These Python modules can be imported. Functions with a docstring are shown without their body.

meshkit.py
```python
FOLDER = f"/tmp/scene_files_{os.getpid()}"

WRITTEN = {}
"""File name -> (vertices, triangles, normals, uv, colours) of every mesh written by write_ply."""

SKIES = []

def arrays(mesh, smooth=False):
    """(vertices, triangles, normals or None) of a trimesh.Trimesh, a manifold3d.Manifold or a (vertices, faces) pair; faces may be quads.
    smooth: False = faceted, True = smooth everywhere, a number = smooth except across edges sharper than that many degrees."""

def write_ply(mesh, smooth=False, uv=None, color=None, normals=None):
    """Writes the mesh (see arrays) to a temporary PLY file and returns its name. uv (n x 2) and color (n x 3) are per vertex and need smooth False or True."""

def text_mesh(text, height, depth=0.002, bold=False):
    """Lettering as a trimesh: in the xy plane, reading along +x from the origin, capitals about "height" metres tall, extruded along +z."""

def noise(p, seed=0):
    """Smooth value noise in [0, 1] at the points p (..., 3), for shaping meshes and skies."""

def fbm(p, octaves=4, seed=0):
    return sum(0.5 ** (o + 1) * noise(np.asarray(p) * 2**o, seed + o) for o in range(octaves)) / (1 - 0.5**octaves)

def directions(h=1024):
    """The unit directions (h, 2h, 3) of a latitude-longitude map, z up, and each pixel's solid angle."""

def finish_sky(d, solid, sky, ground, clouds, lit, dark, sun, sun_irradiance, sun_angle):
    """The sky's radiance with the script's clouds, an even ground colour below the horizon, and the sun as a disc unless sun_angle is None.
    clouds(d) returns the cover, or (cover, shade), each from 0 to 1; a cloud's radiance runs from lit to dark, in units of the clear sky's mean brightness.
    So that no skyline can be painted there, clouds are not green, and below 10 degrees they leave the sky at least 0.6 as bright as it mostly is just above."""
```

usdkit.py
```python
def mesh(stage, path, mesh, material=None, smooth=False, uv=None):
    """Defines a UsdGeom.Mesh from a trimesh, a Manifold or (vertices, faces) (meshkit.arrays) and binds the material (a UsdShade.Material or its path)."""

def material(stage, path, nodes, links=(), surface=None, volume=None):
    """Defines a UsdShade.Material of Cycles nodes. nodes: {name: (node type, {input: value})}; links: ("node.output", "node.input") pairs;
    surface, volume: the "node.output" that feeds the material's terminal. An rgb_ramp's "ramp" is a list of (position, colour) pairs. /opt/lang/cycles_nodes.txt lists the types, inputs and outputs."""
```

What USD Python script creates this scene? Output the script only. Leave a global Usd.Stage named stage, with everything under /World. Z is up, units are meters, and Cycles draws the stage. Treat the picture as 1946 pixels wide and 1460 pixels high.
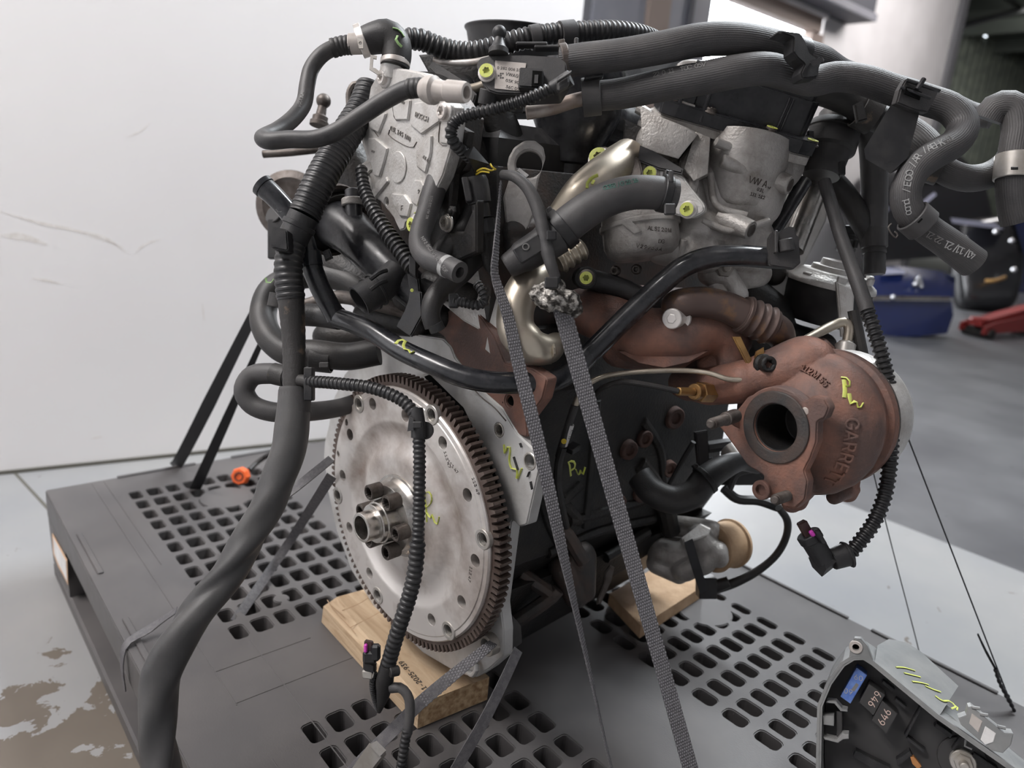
import math, random
import numpy as np, trimesh, manifold3d as m3, usdkit, meshkit
from scipy.spatial.transform import Rotation as Rot
from shapely.geometry import Polygon, Point, box as sbox
from shapely.ops import unary_union
from shapely import affinity
from pxr import Usd, UsdGeom, UsdLux, UsdShade, Gf, Sdf

stage = Usd.Stage.CreateInMemory()
UsdGeom.SetStageUpAxis(stage, 'Z'); UsdGeom.SetStageMetersPerUnit(stage, 1.0)
UsdGeom.Xform.Define(stage, '/World')
rng = np.random.default_rng(7)

# ---------------------------------------------------------------- camera, light, exposure
R0 = np.array([[0.64586, 0.75866, 0.08542], [0.26006, -0.11343, -0.95891], [-0.71779, 0.64154, -0.27056]])
_u, _s, _v = np.linalg.svd(R0); R0 = _u @ _v
C = np.array([1.1981, -.2788, .6975]); FP = 1392.2          # camera place, focal length in pixels of the 1946-wide frame
cam = UsdGeom.Camera.Define(stage, '/World/camera')
cam.CreateHorizontalApertureAttr(36.0); cam.CreateVerticalApertureAttr(36.0 * 1460 / 1946)
cam.CreateFocalLengthAttr(36.0 * FP / 1946)
cam.CreateFStopAttr(5.2); cam.CreateFocusDistanceAttr(0.66)
cam.CreateExposureAttr(-0.05)
M4 = np.eye(4); M4[0, :3] = R0[0]; M4[1, :3] = -R0[1]; M4[2, :3] = -R0[2]; M4[3, :3] = C
cam.AddTransformOp().Set(Gf.Matrix4d(M4.tolist()))

dome = UsdLux.DomeLight.Define(stage, '/World/sky_dome')
dome.CreateIntensityAttr(5.0); dome.CreateColorAttr(Gf.Vec3f(.93, .96, 1.0))

def rect_light(name, pos, look, w, h, power, col):
    l = UsdLux.RectLight.Define(stage, '/World/' + name)
    l.CreateWidthAttr(w); l.CreateHeightAttr(h); l.CreateIntensityAttr(power); l.CreateColorAttr(Gf.Vec3f(*col)); l.CreateNormalizeAttr(False)
    z = np.array(pos, float) - np.array(look, float); z /= np.linalg.norm(z)
    x = np.cross([0, 1, 0] if abs(z[2]) > .9 else [0, 0, 1], z); x /= np.linalg.norm(x); y = np.cross(z, x)
    m = np.eye(4); m[0, :3] = x; m[1, :3] = y; m[2, :3] = z; m[3, :3] = pos
    l.AddTransformOp().Set(Gf.Matrix4d(m.tolist()))
rect_light('ceiling_lamp', (.08, -1.3, 2.6), (.4, -.1, .3), 1.4, .6, 28.0, (1, .96, .94))
rect_light('ceiling_lamp_001', (.58, 1.8, 2.75), (.2, 1.0, .4), 1.6, .5, 50.0, (.91, .96, 1.0))
rect_light('ceiling_lamp_002', (2.3, .2, 2.9), (1.7, .2, 0), 1.2, .5, 1.5, (1, .97, .94))  # added weak fill from the camera side
rect_light('ceiling_lamp_003', (-1.0, 7.2, 2.9), (-2.5, 7.4, 1.2), 1.5, .4, 26.0, (1, .96, .95))  # added light aimed at the far white wall to brighten it
rect_light('warehouse_fill_light', (-2.5, 17, 4.4), (-4, 19, 1), 2.5, 2.0, 45.0, (1, 1, .94))  # added light that lifts the warehouse out of black

# ---------------------------------------------------------------- picture geometry: pixels of the photograph to points of the place
def ray(x, y): return np.array([(x - 973) / FP, (y - 730) / FP, 1.]) @ R0
def Pd(x, y, d): return C + ray(x, y) * d                       # at a distance d ahead of the camera
F = np.array([.6285, .101, .361])                               # flywheel centre; engine axes: x = exhaust side, y = along the crank, z = up
def Pk(k, x, y, v):                                             # on the plane axis k = v (measured from F)
    r = ray(x, y); return C + r * ((F[k] + v - C[k]) / r[k])
def Pz(x, y, z): r = ray(x, y); return C + r * ((z - C[2]) / r[2])
def Pl(x, y, o, n): r = ray(x, y); return C + r * (((o - C) @ n) / (r @ n))
def dep(P): return float((np.asarray(P) - C) @ R0[2])
def unit(v): v = np.asarray(v, float); return v / np.linalg.norm(v)
TOCAM = -R0[2]

# ---------------------------------------------------------------- mesh tools
def TM(v, f): return trimesh.Trimesh(np.asarray(v, float), np.asarray(f, int), process=False)
def J(*ms):
    ms = [m for m in ms if m is not None]; return ms[0] if len(ms) == 1 else trimesh.util.concatenate(ms)
def basis(n, hint=(0, 0, 1)):
    n = unit(n); h = np.asarray(hint, float)
    if abs(unit(h) @ n) > .95: h = np.array([1., 0, 0]) if abs(n[0]) < .9 else np.array([0, 1., 0])
    x = unit(np.cross(h, n)); y = np.cross(n, x); return x, y, n
def loft(rings, cap0=True, cap1=True):
    rings = np.asarray(rings, float); k, n = rings.shape[:2]
    v = rings.reshape(-1, 3); f = []
    i = np.arange(n); j = (i + 1) % n
    for r in range(k - 1):
        a = r * n + i; b = r * n + j; c = a + n; d = b + n
        f.append(np.stack([a, b, d], 1)); f.append(np.stack([a, d, c], 1))
    vs = [v]; nv = len(v)
    if cap0: vs.append(rings[0].mean(0)[None]); f.append(np.stack([np.full(n, nv), j, i], 1)); nv += 1
    if cap1: vs.append(rings[-1].mean(0)[None]); o = (k - 1) * n; f.append(np.stack([np.full(n, nv), o + i, o + j], 1)); nv += 1
    return TM(np.vstack(vs), np.vstack(f))
def lathe(p, ax, prof, n=32, cap=True):
    """prof: (h, r) along the axis from p"""
    x, y, z = basis(ax); t = np.linspace(0, 2 * np.pi, n, endpoint=False)
    c = np.cos(t)[:, None] * x + np.sin(t)[:, None] * y
    return loft([np.asarray(p) + z * h + c * max(r, 1e-5) for h, r in prof], cap, cap)
def cyl(p0, p1, r0, r1=None, n=24, ch=.0008):
    r1 = r0 if r1 is None else r1; L = np.linalg.norm(np.asarray(p1) - p0); ch = min(ch, L / 3, min(r0, r1) / 2)
    return lathe(p0, np.asarray(p1) - p0, [(0, r0 - ch), (ch, r0), (L - ch, r1), (L, r1 - ch)], n)
def ring(p, ax, ro, ri, h, n=32, ch=.0006):
    return lathe(p, ax, [(0, ri), (0, ro - ch), (ch, ro), (h - ch, ro), (h, ro - ch), (h, ri), (0, ri)], n, False)
def spline(P, step=.004):
    P = np.asarray(P, float)
    if len(P) == 2:
        k = max(2, int(np.linalg.norm(P[1] - P[0]) / step) + 1); return P[0] + (P[1] - P[0]) * np.linspace(0, 1, k)[:, None]
    Q = np.vstack([2 * P[0] - P[1], P, 2 * P[-1] - P[-2]]); out = []
    for i in range(1, len(Q) - 2):
        p0, p1, p2, p3 = Q[i - 1:i + 3]
        t0 = 0; t1 = t0 + np.linalg.norm(p1 - p0) ** .5; t2 = t1 + np.linalg.norm(p2 - p1) ** .5; t3 = t2 + np.linalg.norm(p3 - p2) ** .5
        t = np.linspace(t1, t2, 24, endpoint=False)[:, None]
        A1 = (t1 - t) / (t1 - t0) * p0 + (t - t0) / (t1 - t0) * p1; A2 = (t2 - t) / (t2 - t1) * p1 + (t - t1) / (t2 - t1) * p2; A3 = (t3 - t) / (t3 - t2) * p2 + (t - t2) / (t3 - t2) * p3
        B1 = (t2 - t) / (t2 - t0) * A1 + (t - t0) / (t2 - t0) * A2; B2 = (t3 - t) / (t3 - t1) * A2 + (t - t1) / (t3 - t1) * A3
        out.append((t2 - t) / (t2 - t1) * B1 + (t - t1) / (t2 - t1) * B2)
    out = np.vstack(out + [P[-1:]]); s = np.r_[0, np.cumsum(np.linalg.norm(np.diff(out, axis=0), axis=1))]
    k = max(3, int(s[-1] / step) + 1); q = np.linspace(0, s[-1], k)
    return np.stack([np.interp(q, s, out[:, i]) for i in range(3)], 1)
def frames(L):
    T = np.gradient(L, axis=0); T /= np.linalg.norm(T, axis=1, keepdims=True)
    x = basis(T[0])[0]; X = []
    for t in T: x = unit(x - t * (x @ t)); X.append(x)
    X = np.array(X); return T, X, np.cross(T, X)
def tube(P, r, n=16, step=.004, prof=None, cap=(1, 1), hole=0., flat=1., raw=False):
    """swept tube. prof(s, total): radius factor; hole: inner radius factor of an open far end; flat: squash of the second axis"""
    L = np.asarray(P) if raw else spline(P, step); T, X, Y = frames(L)
    s = np.r_[0, np.cumsum(np.linalg.norm(np.diff(L, axis=0), axis=1))]
    rr = np.full(len(L), r, float) if np.ndim(r) == 0 else np.interp(s / s[-1], np.linspace(0, 1, len(r)), r)
    if prof is not None: rr = rr * prof(s, s[-1])
    t = np.linspace(0, 2 * np.pi, n, endpoint=False)
    rings = L[:, None] + rr[:, None, None] * (np.cos(t)[None, :, None] * X[:, None] + flat * np.sin(t)[None, :, None] * Y[:, None])
    if hole:
        c = L[-1]; e = rings[-1]; inn = [c + (e - c) * hole, c + (e - c) * hole - T[-1] * r_(r) * 2.2]
        rings = np.concatenate([rings, np.array(inn)])
    return loft(rings, cap[0], cap[1])
def r_(r): return float(np.max(r))
def corr(pitch, amp=.18, sharp=1.):
    """corrugated conduit: flat ridges with narrow grooves"""
    def f(s, S): c = np.clip(.5 + sharp * np.cos(2 * np.pi * s / pitch), 0, 1); return 1 - amp * c
    return f
def hit(x, y, *ms):
    """where the line of sight through pixel (x, y) meets the meshes, and the surface normal there"""
    d = ray(x, y); best = (1e9, None)
    for m in ms:
        v = np.asarray(m.vertices); f = np.asarray(m.faces); a = v[f[:, 0]]; e1 = v[f[:, 1]] - a; e2 = v[f[:, 2]] - a
        h = np.cross(d, e2); k = (e1 * h).sum(1); k = np.where(np.abs(k) < 1e-14, 1e-14, k); t0 = C - a; u = (t0 * h).sum(1) / k; q = np.cross(t0, e1); w = (q * d).sum(1) / k; t = (e2 * q).sum(1) / k
        ok = (u >= -1e-6) & (w >= -1e-6) & (u + w <= 1 + 1e-6) & (t > .05)
        if ok.any():
            i = np.where(ok)[0][np.argmin(t[ok])]
            if t[i] < best[0]: n = np.cross(e1[i], e2[i]); n = unit(n); best = (t[i], n if n @ d < 0 else -n)
    return (C + d * best[0], best[1]) if best[1] is not None else None
def marks(par, strokes, ms, r=.0015, m='mark', name='crayon_mark', fl=.35):
    """crayon strokes drawn on the surface of the meshes"""
    for q in strokes:
        P = [hit(x, y, *ms) for x, y in q]; P = [p[0] + p[1] * r * fl * .3 for p in P if p]
        if len(P) > 1: obj(name, stroke(P, r, fl), m, par)
def letters(s, a, b, ms, h, depth=.0006, bold=False):
    """lettering set glyph by glyph along the pixels a..b on the surface of the meshes"""
    out = []; n = len(s)
    for i, ch in enumerate(s):
        if ch == ' ': continue
        t0, t1 = i / n, (i + .9) / n; p = [(a[0] + (b[0] - a[0]) * t, a[1] + (b[1] - a[1]) * t) for t in (t0, t1)]
        H = [hit(*q, *ms) for q in p]
        if all(H): out.append(text_on(ch, H[0][0], H[1][0], unit(H[0][1] + H[1][1] + .4 * TOCAM), h, depth, bold))
    return J(*out) if out else None
def conduit(P, r, pitch=.0042, amp=.2, n=14, sharp=.9): return tube(P, r, n, pitch / 8, corr(pitch, amp, sharp))
def ribbon(P, w, th, nrm, step=.01, twist=None):
    """flat strap along P; nrm: direction of its face (or one per point)"""
    L = spline(P, step); T = np.gradient(L, axis=0); T /= np.linalg.norm(T, axis=1, keepdims=True)
    N = np.asarray(nrm, float)
    if N.ndim == 1: N = np.repeat(N[None], len(L), 0)
    else: N = np.stack([np.interp(np.linspace(0, 1, len(L)), np.linspace(0, 1, len(N)), N[:, i]) for i in range(3)], 1)
    S = np.cross(T, N); S /= np.linalg.norm(S, axis=1, keepdims=True); N = np.cross(S, T)
    w = np.interp(np.linspace(0, 1, len(L)), np.linspace(0, 1, np.size(w)), np.ravel(w))[:, None] / 2; h = th / 2
    return loft(np.stack([L - S * w - N * h, L + S * w - N * h, L + S * w + N * h, L - S * w + N * h], 1))
def hull(P): return trimesh.convex.convex_hull(np.asarray(P, float))
def rbox(c, X, Y, Z, sx, sy, sz, ch=.001):
    """box of size sx, sy, sz along X, Y, Z with chamfered edges"""
    X, Y, Z = unit(X), unit(Y), unit(Z); P = []
    h = np.array([sx, sy, sz]) / 2; ch = min(ch, h.min() * .6)
    for a in (-1, 1):
        for b in (-1, 1):
            for d in (-1, 1):
                for k in range(3):
                    q = h - ch; q[k] = h[k]; P.append(np.asarray(c) + X * a * q[0] + Y * b * q[1] + Z * d * q[2])
    return hull(P)
def abox(x0, x1, y0, y1, z0, z1, ch=.002):
    return rbox([(x0 + x1) / 2, (y0 + y1) / 2, (z0 + z1) / 2], [1, 0, 0], [0, 1, 0], [0, 0, 1], abs(x1 - x0), abs(y1 - y0), abs(z1 - z0), ch)
def poly_slab(pg, o, n, th, hint=(0, 0, 1), ch=0.):
    """shapely polygon in the plane (o, n) extruded by th along -n (the outline is the front face)"""
    x, y, z = basis(n, hint); out = []
    for g in getattr(pg, 'geoms', [pg]):
        if g.is_empty or g.area < 1e-9: continue
        parts = []
        if ch and th > 2.2 * ch:
            gi = g.buffer(-ch, join_style=2)
            mf = m3.Manifold
            def cs(q): return m3.CrossSection([np.array(r.coords)[:-1] for h in getattr(q, 'geoms', [q]) for r in [h.exterior, *h.interiors]], m3.FillRule.EvenOdd)
            m = mf.extrude(cs(g), th - ch)
            if not gi.is_empty: m = m + mf.extrude(cs(gi), th)
            k = m.to_mesh(); e = trimesh.Trimesh(k.vert_properties[:, :3], k.tri_verts, process=False)
        else: e = trimesh.creation.extrude_polygon(g, th, engine='earcut')
        v = e.vertices; out.append(TM(np.asarray(o) + v[:, :1] * x + v[:, 1:2] * y + (v[:, 2:] - th) * z, e.faces))
    return J(*out)
def smooth_poly(P, step=.004):
    P = np.asarray(P); Q = np.vstack([P, P[:1]]); Q3 = np.c_[Q, np.zeros(len(Q))]
    Q3 = np.vstack([Q3[-2], Q3, Q3[1]]); L = spline(Q3, step); a = np.argmin(np.linalg.norm(L - Q3[1], axis=1)); b = len(L) - 1 - np.argmin(np.linalg.norm(L[::-1] - Q3[-2], axis=1))
    return L[a:b, :2]
def to2(pts3, o, n, hint=(0, 0, 1)):
    x, y, z = basis(n, hint); d = np.asarray(pts3) - np.asarray(o); return np.stack([d @ x, d @ y], 1)
def slab(pxs, o, n, th, holes=(), rnd=0., ch=.0012, smooth=False):
    """outline given in pixels, on the plane (o, n), its own thickness th behind; holes: (px, py, radius m)"""
    p = to2([Pl(a, b, o, n) for a, b in pxs], o, n)
    pg = Polygon(smooth_poly(p) if smooth else p).buffer(0)
    if rnd: pg = pg.buffer(-rnd).buffer(2 * rnd, quad_segs=4).buffer(-rnd, quad_segs=4)
    for hx, hy, r in holes: pg = pg.difference(Point(*to2([Pl(hx, hy, o, n)], o, n)[0]).buffer(r, quad_segs=8))
    return poly_slab(pg, o, n, th, ch=ch)
def blob(bones, edge=.005, it=12, fine=True):
    """cast body: bones are (p, r, q, s) hulls of two balls, or lists of balls; joined and smoothed"""
    ms = []
    for b in bones:
        if len(b) == 4 and np.ndim(b[1]) == 0 and np.ndim(b[0]) == 1: b = [(b[0], b[1]), (b[2], b[3])]
        pts = []
        for p, r in b:
            s = trimesh.creation.icosphere(2, r).vertices; pts.append(s + np.asarray(p))
        ms.append(m3.Manifold.hull_points(np.vstack(pts)))
    m = m3.Manifold.batch_boolean(ms, m3.OpType.Add).refine_to_length(edge); k = m.to_mesh()
    t = trimesh.Trimesh(k.vert_properties[:, :3], k.tri_verts, process=True)
    if it: trimesh.smoothing.filter_taubin(t, iterations=it)
    return t
def mfd(t): t = t.copy(); t.merge_vertices(); return m3.Manifold(m3.Mesh(np.asarray(t.vertices, np.float32), np.asarray(t.faces, np.uint32)))
def cut(a, *bs):
    m = mfd(a)
    for b in bs: m = m - mfd(b)
    k = m.to_mesh(); return trimesh.Trimesh(k.vert_properties[:, :3], k.tri_verts, process=False)
def text_on(s, p0, p1, n, h, depth=.0006, bold=False):
    """raised lettering with its base line from p0 towards p1 on a face with normal n"""
    m = meshkit.text_mesh(s, h, depth, bold); x = unit(np.asarray(p1) - p0); z = unit(np.asarray(n) - x * (np.asarray(n) @ x)); y = np.cross(z, x)
    v = m.vertices; return TM(np.asarray(p0) + v[:, :1] * x + v[:, 1:2] * y + (v[:, 2:] - .0002) * z, m.faces)
def stroke(pts, r=.0014, fl=.35): return tube(pts, r, 8, .004, flat=fl)

# ---------------------------------------------------------------- scene tools
used = {}
origin = {}
def name_in(parent, name):
    k = (parent, name); n = used.get(k, 0); used[k] = n + 1
    return f'{parent}/{name}' + (f'_{n:03d}' if n else '')
def tag(prim, label=None, cat=None, group=None, kind=None):
    for k, v in (('label', label), ('category', cat), ('group', group), ('kind', kind)):
        if v: prim.SetCustomDataByKey(k, v)
def thing(name, label, cat, loc, group=None):
    x = UsdGeom.Xform.Define(stage, name_in('/World', name)); x.AddTranslateOp().Set(Gf.Vec3d(*map(float, loc)))
    origin[str(x.GetPath())] = np.asarray(loc, float); tag(x.GetPrim(), label, cat, group); return x.GetPrim()
def obj(name, mesh, m, parent=None, label=None, smooth=35, kind=None, cat=None, group=None):
    pp = str(parent.GetPath()) if parent is not None else '/World'
    path = name_in(pp, name); o = origin.get(pp, np.zeros(3)); v0 = None
    if parent is None:
        b = mesh.bounds; v0 = np.array([(b[0][0] + b[1][0]) / 2, (b[0][1] + b[1][1]) / 2, b[0][2]]); o = v0
    origin[path] = o
    mm = TM(np.asarray(mesh.vertices) - o, mesh.faces)
    if smooth is not False: mm.merge_vertices()
    g = usdkit.mesh(stage, path, mm, MATS[m], smooth)
    if v0 is not None: UsdGeom.Xformable(g).AddTranslateOp().Set(Gf.Vec3d(*map(float, v0)))
    tag(g.GetPrim(), label, cat, group, kind); return g.GetPrim()
MATS = {}
def mat(name, c, rough=.5, metal=0., c2=None, scale=30., lo=.4, hi=.65, bump=0., bscale=200., r2=None, bev=0., spec=.5, coat=0., detail=5., dust=0.):
    """principled material: colour c to c2 by noise, roughness rough to r2, fine bump, rounded edges, dust (pale film on upward faces)"""
    n = {'p': ('principled_bsdf', {'base_color': c, 'roughness': rough, 'metallic': metal, 'specular_ior_level': spec, 'coat_weight': coat})}; l = []
    n['g'] = ('geometry', {})
    if c2 is not None or r2 is not None:
        n['n'] = ('noise_texture', {'scale': scale, 'detail': detail, 'roughness': .6}); l.append(('g.position', 'n.vector'))
    if c2 is not None:
        n['r'] = ('rgb_ramp', {'ramp': [(0, c), (lo, c), (hi, c2), (1, c2)]}); l += [('n.fac', 'r.fac'), ('r.color', 'p.base_color')]
    if r2 is not None:
        n['m'] = ('map_range', {'from_min': lo, 'from_max': hi, 'to_min': rough, 'to_max': r2, 'clamp': True}); l += [('n.fac', 'm.value'), ('m.result', 'p.roughness')]
    src = None
    if bev: n['v'] = ('bevel', {'radius': bev, 'samples': 4}); src = 'v.bevel'
    if bump:
        n['b'] = ('noise_texture', {'scale': bscale, 'detail': 3.}); n['k'] = ('bump', {'strength': bump, 'distance': .001})
        l += [('g.position', 'b.vector'), ('b.fac', 'k.height')]
        if src: l.append((src, 'k.normal'))
        src = 'k.normal'
    if src: l.append((src, 'p.normal'))
    MATS[name] = usdkit.material(stage, '/World/Looks/' + name, n, l, surface='p.BSDF')
def glow(name, c, s): MATS[name] = usdkit.material(stage, '/World/Looks/' + name, {'e': ('emission', {'color': c, 'strength': s})}, surface='e.emission')
UsdGeom.Scope.Define(stage, '/World/Looks')
mat('plastic', (.013, .013, .0145), .42, c2=(.027, .026, .026), r2=.6, scale=60, bump=.15, bscale=900)
mat('plastic_grey', (.030, .029, .030), .5, c2=(.05, .047, .046), scale=50, bump=.15, bscale=900)
mat('plastic_gloss', (.010, .010, .012), .22, c2=(.02, .02, .022), scale=40, r2=.4)
mat('rubber', (.046, .0445, .046), .55, c2=(.072, .068, .067), scale=35, lo=.35, hi=.7, bump=.2, bscale=1200)
mat('rubber_dark', (.016, .0155, .016), .5, c2=(.032, .029, .027), scale=35, bump=.2, bscale=900)
mat('conduit', (.012, .012, .0135), .42, c2=(.028, .027, .027), scale=60)
mat('pipe_black', (.012, .013, .016), .2, c2=(.03, .03, .033), scale=30, r2=.38, coat=.3)
mat('aluminium', (.60, .585, .565), .45, .5, c2=(.40, .37, .34), scale=45, lo=.45, hi=.75, bump=.5, bscale=420, bev=.0012)
mat('aluminium_dark', (.44, .42, .40), .48, .4, c2=(.20, .18, .16), scale=38, lo=.42, hi=.74, bump=.6, bscale=380, bev=.0015)
mat('steel', (.70, .665, .635), .38, .55, c2=(.31, .25, .215), scale=13, lo=.45, hi=.68, r2=.5, bev=.0008)
mat('steel_bright', (.62, .60, .57), .22, .95, c2=(.36, .33, .30), scale=50, r2=.36, bev=.0006)
mat('steel_dark', (.13, .115, .105), .5, .6, c2=(.07, .055, .048), scale=60, bump=.3, bscale=500, bev=.0008)
mat('zinc', (.50, .48, .455), .4, .6, c2=(.38, .35, .31), scale=40)
mat('stainless', (.56, .50, .41), .32, .8, c2=(.38, .33, .27), scale=25, r2=.4)
mat('gear', (.16, .125, .11), .5, .6, c2=(.10, .07, .058), scale=50, bump=.2)
mat('rust', (.25, .118, .082), .60, .1, c2=(.115, .072, .062), scale=26, lo=.33, hi=.6, bump=.5, bscale=450, bev=.0015)
mat('rust_dark', (.12, .062, .048), .75, .1, c2=(.07, .045, .04), scale=30, bump=.5, bscale=450, bev=.0015)
mat('rust_pipe', (.12, .085, .075), .5, .5, c2=(.28, .15, .07), scale=35, lo=.55, hi=.75, bump=.2, bev=.001)
mat('brass', (.42, .25, .09), .4, .7, c2=(.25, .14, .06), scale=40)
mat('iron_black', (.013, .013, .0135), .5, .15, c2=(.028, .024, .021), scale=30, bump=.6, bscale=300, bev=.002)
mat('iron_grey', (.05, .048, .047), .5, .3, c2=(.085, .06, .05), scale=30, bump=.5, bscale=350, bev=.002)
mat('beige', (.46, .42, .39), .5, c2=(.38, .34, .31), scale=60)
mat('mark', (.60, .65, .13), .55, c2=(.50, .54, .16), scale=300)
mat('mark_green', (.25, .40, .16), .6)
mat('print_white', (.33, .33, .325), .6)
mat('print_grey', (.17, .165, .16), .6)
mat('print_copper', (.55, .42, .36), .5)
mat('print_dark', (.03, .03, .03), .6)
mat('white', (.72, .71, .70), .5, c2=(.6, .59, .58), scale=40)
mat('hole', (.004, .004, .004), .9, spec=.1)
mat('orange', (.80, .13, .03), .4)
mat('yellow', (.70, .52, .04), .5)
mat('magenta', (.55, .05, .42), .4)
mat('brown_plastic', (.05, .025, .022), .4)
mat('tape', (.026, .024, .023), .55, c2=(.19, .135, .09), scale=55, lo=.58, hi=.74, bump=.3, bscale=600)
mat('sleeve', (.045, .044, .045), .48, c2=(.07, .068, .067), scale=20, bump=.1, bscale=800)
# ================================================================ THE SETTING
w0, w1 = Pz(0, 902, 0), Pz(640, 836, 0); WD = unit((w1 - w0) * [1, 1, 0]); WN = np.array([WD[1], -WD[0], 0.])
# floor: grey paint, worn through to brown concrete beside the pallet; a second, darker coat beyond the joint at y = 1.46
def floor_material():
    n = {'g': ('geometry', {}), 's': ('separate_xyz', {}), 'p': ('principled_bsdf', {'roughness': .32, 'specular_ior_level': .5}),
         'n1': ('noise_texture', {'scale': 17., 'detail': 7., 'roughness': .62, 'distortion': .5}), 'n2': ('noise_texture', {'scale': 3.5, 'detail': 5.}),
         'n3': ('noise_texture', {'scale': 70., 'detail': 3.}),
         'd': ('vector_math', {'math_type': 'distance', 'vector2': (.55, -.30, 0.)}),
         'fall': ('map_range', {'from_min': .2, 'from_max': .52, 'to_min': .20, 'to_max': -.13, 'clamp': True}),
         'add': ('math', {'math_type': 'add'}), 'worn': ('rgb_ramp', {'ramp': [(0, (0, 0, 0)), (.555, (0, 0, 0)), (.565, (1, 1, 1)), (1, (1, 1, 1))]}),
         'paint': ('rgb_ramp', {'ramp': [(.3, (.235, .24, .25)), (.55, (.27, .27, .27)), (.75, (.30, .295, .29))]}),
         'bare': ('rgb_ramp', {'ramp': [(.35, (.105, .085, .068)), (.65, (.14, .118, .095))]}),
         'dark': ('rgb_ramp', {'ramp': [(.3, (.065, .065, .07)), (.7, (.125, .125, .13))]}),
         'step': ('math', {'math_type': 'greater_than', 'value2': 1.46}), 'mixw': ('mix_color', {}), 'mixd': ('mix_color', {}),
         'rw': ('map_range', {'from_min': 0., 'from_max': 1., 'to_min': .42, 'to_max': .62}),
         'k': ('bump', {'strength': .25, 'distance': .0015})}
    l = [('g.position', 's.vector'), ('g.position', 'n1.vector'), ('g.position', 'n2.vector'), ('g.position', 'n3.vector'), ('g.position', 'd.vector1'),
         ('d.value', 'fall.value'), ('n1.fac', 'add.value1'), ('fall.result', 'add.value2'), ('add.value', 'worn.fac'), ('n2.fac', 'paint.fac'), ('n2.fac', 'bare.fac'), ('n2.fac', 'dark.fac'),
         ('s.y', 'step.value1'), ('worn.color', 'mixw.fac'), ('paint.color', 'mixw.a'), ('bare.color', 'mixw.b'), ('mixw.result', 'mixd.a'), ('dark.color', 'mixd.b'), ('step.value', 'mixd.fac'),
         ('mixd.result', 'p.base_color'), ('worn.color', 'rw.value'), ('rw.result', 'p.roughness'), ('worn.color', 'k.height'), ('k.normal', 'p.normal')]
    MATS['floor'] = usdkit.material(stage, '/World/Looks/floor', n, l, surface='p.BSDF')
floor_material()
def wall_material():
    n = {'g': ('geometry', {}), 'p': ('principled_bsdf', {'roughness': .45}), 'n': ('noise_texture', {'scale': 1.6, 'detail': 4.}),
         'r': ('rgb_ramp', {'ramp': [(.3, (.71, .685, .685)), (.7, (.75, .73, .725))]})}
    MATS['wall'] = usdkit.material(stage, '/World/Looks/wall', n, [('g.position', 'n.vector'), ('n.fac', 'r.fac'), ('r.color', 'p.base_color')], surface='p.BSDF')
wall_material()
mat('wall_white', (.62, .60, .60), .6, c2=(.7, .68, .68), scale=2)
mat('wall_panel', (.20, .20, .23), .5, c2=(.25, .25, .27), scale=2)
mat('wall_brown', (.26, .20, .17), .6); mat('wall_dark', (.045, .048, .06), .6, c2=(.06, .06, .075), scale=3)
mat('wall_grey', (.16, .16, .17), .8); mat('roof', (.035, .04, .036), .7)  # mid-dark grey of the outer wall, corner post and roof brace
mat('curtain', (.022, .026, .022), .8, c2=(.045, .05, .04), scale=6)
mat('wall_mid', (.36, .36, .37), .7)
mat('scuff', (.62, .58, .55), .6, c2=(.72, .69, .67), scale=80); mat('joint', (.10, .095, .08), .8)
def struct(name, mesh, m, label=None, **k): return obj(name, mesh, m, None, label, kind='structure', smooth=False, **k)
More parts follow.
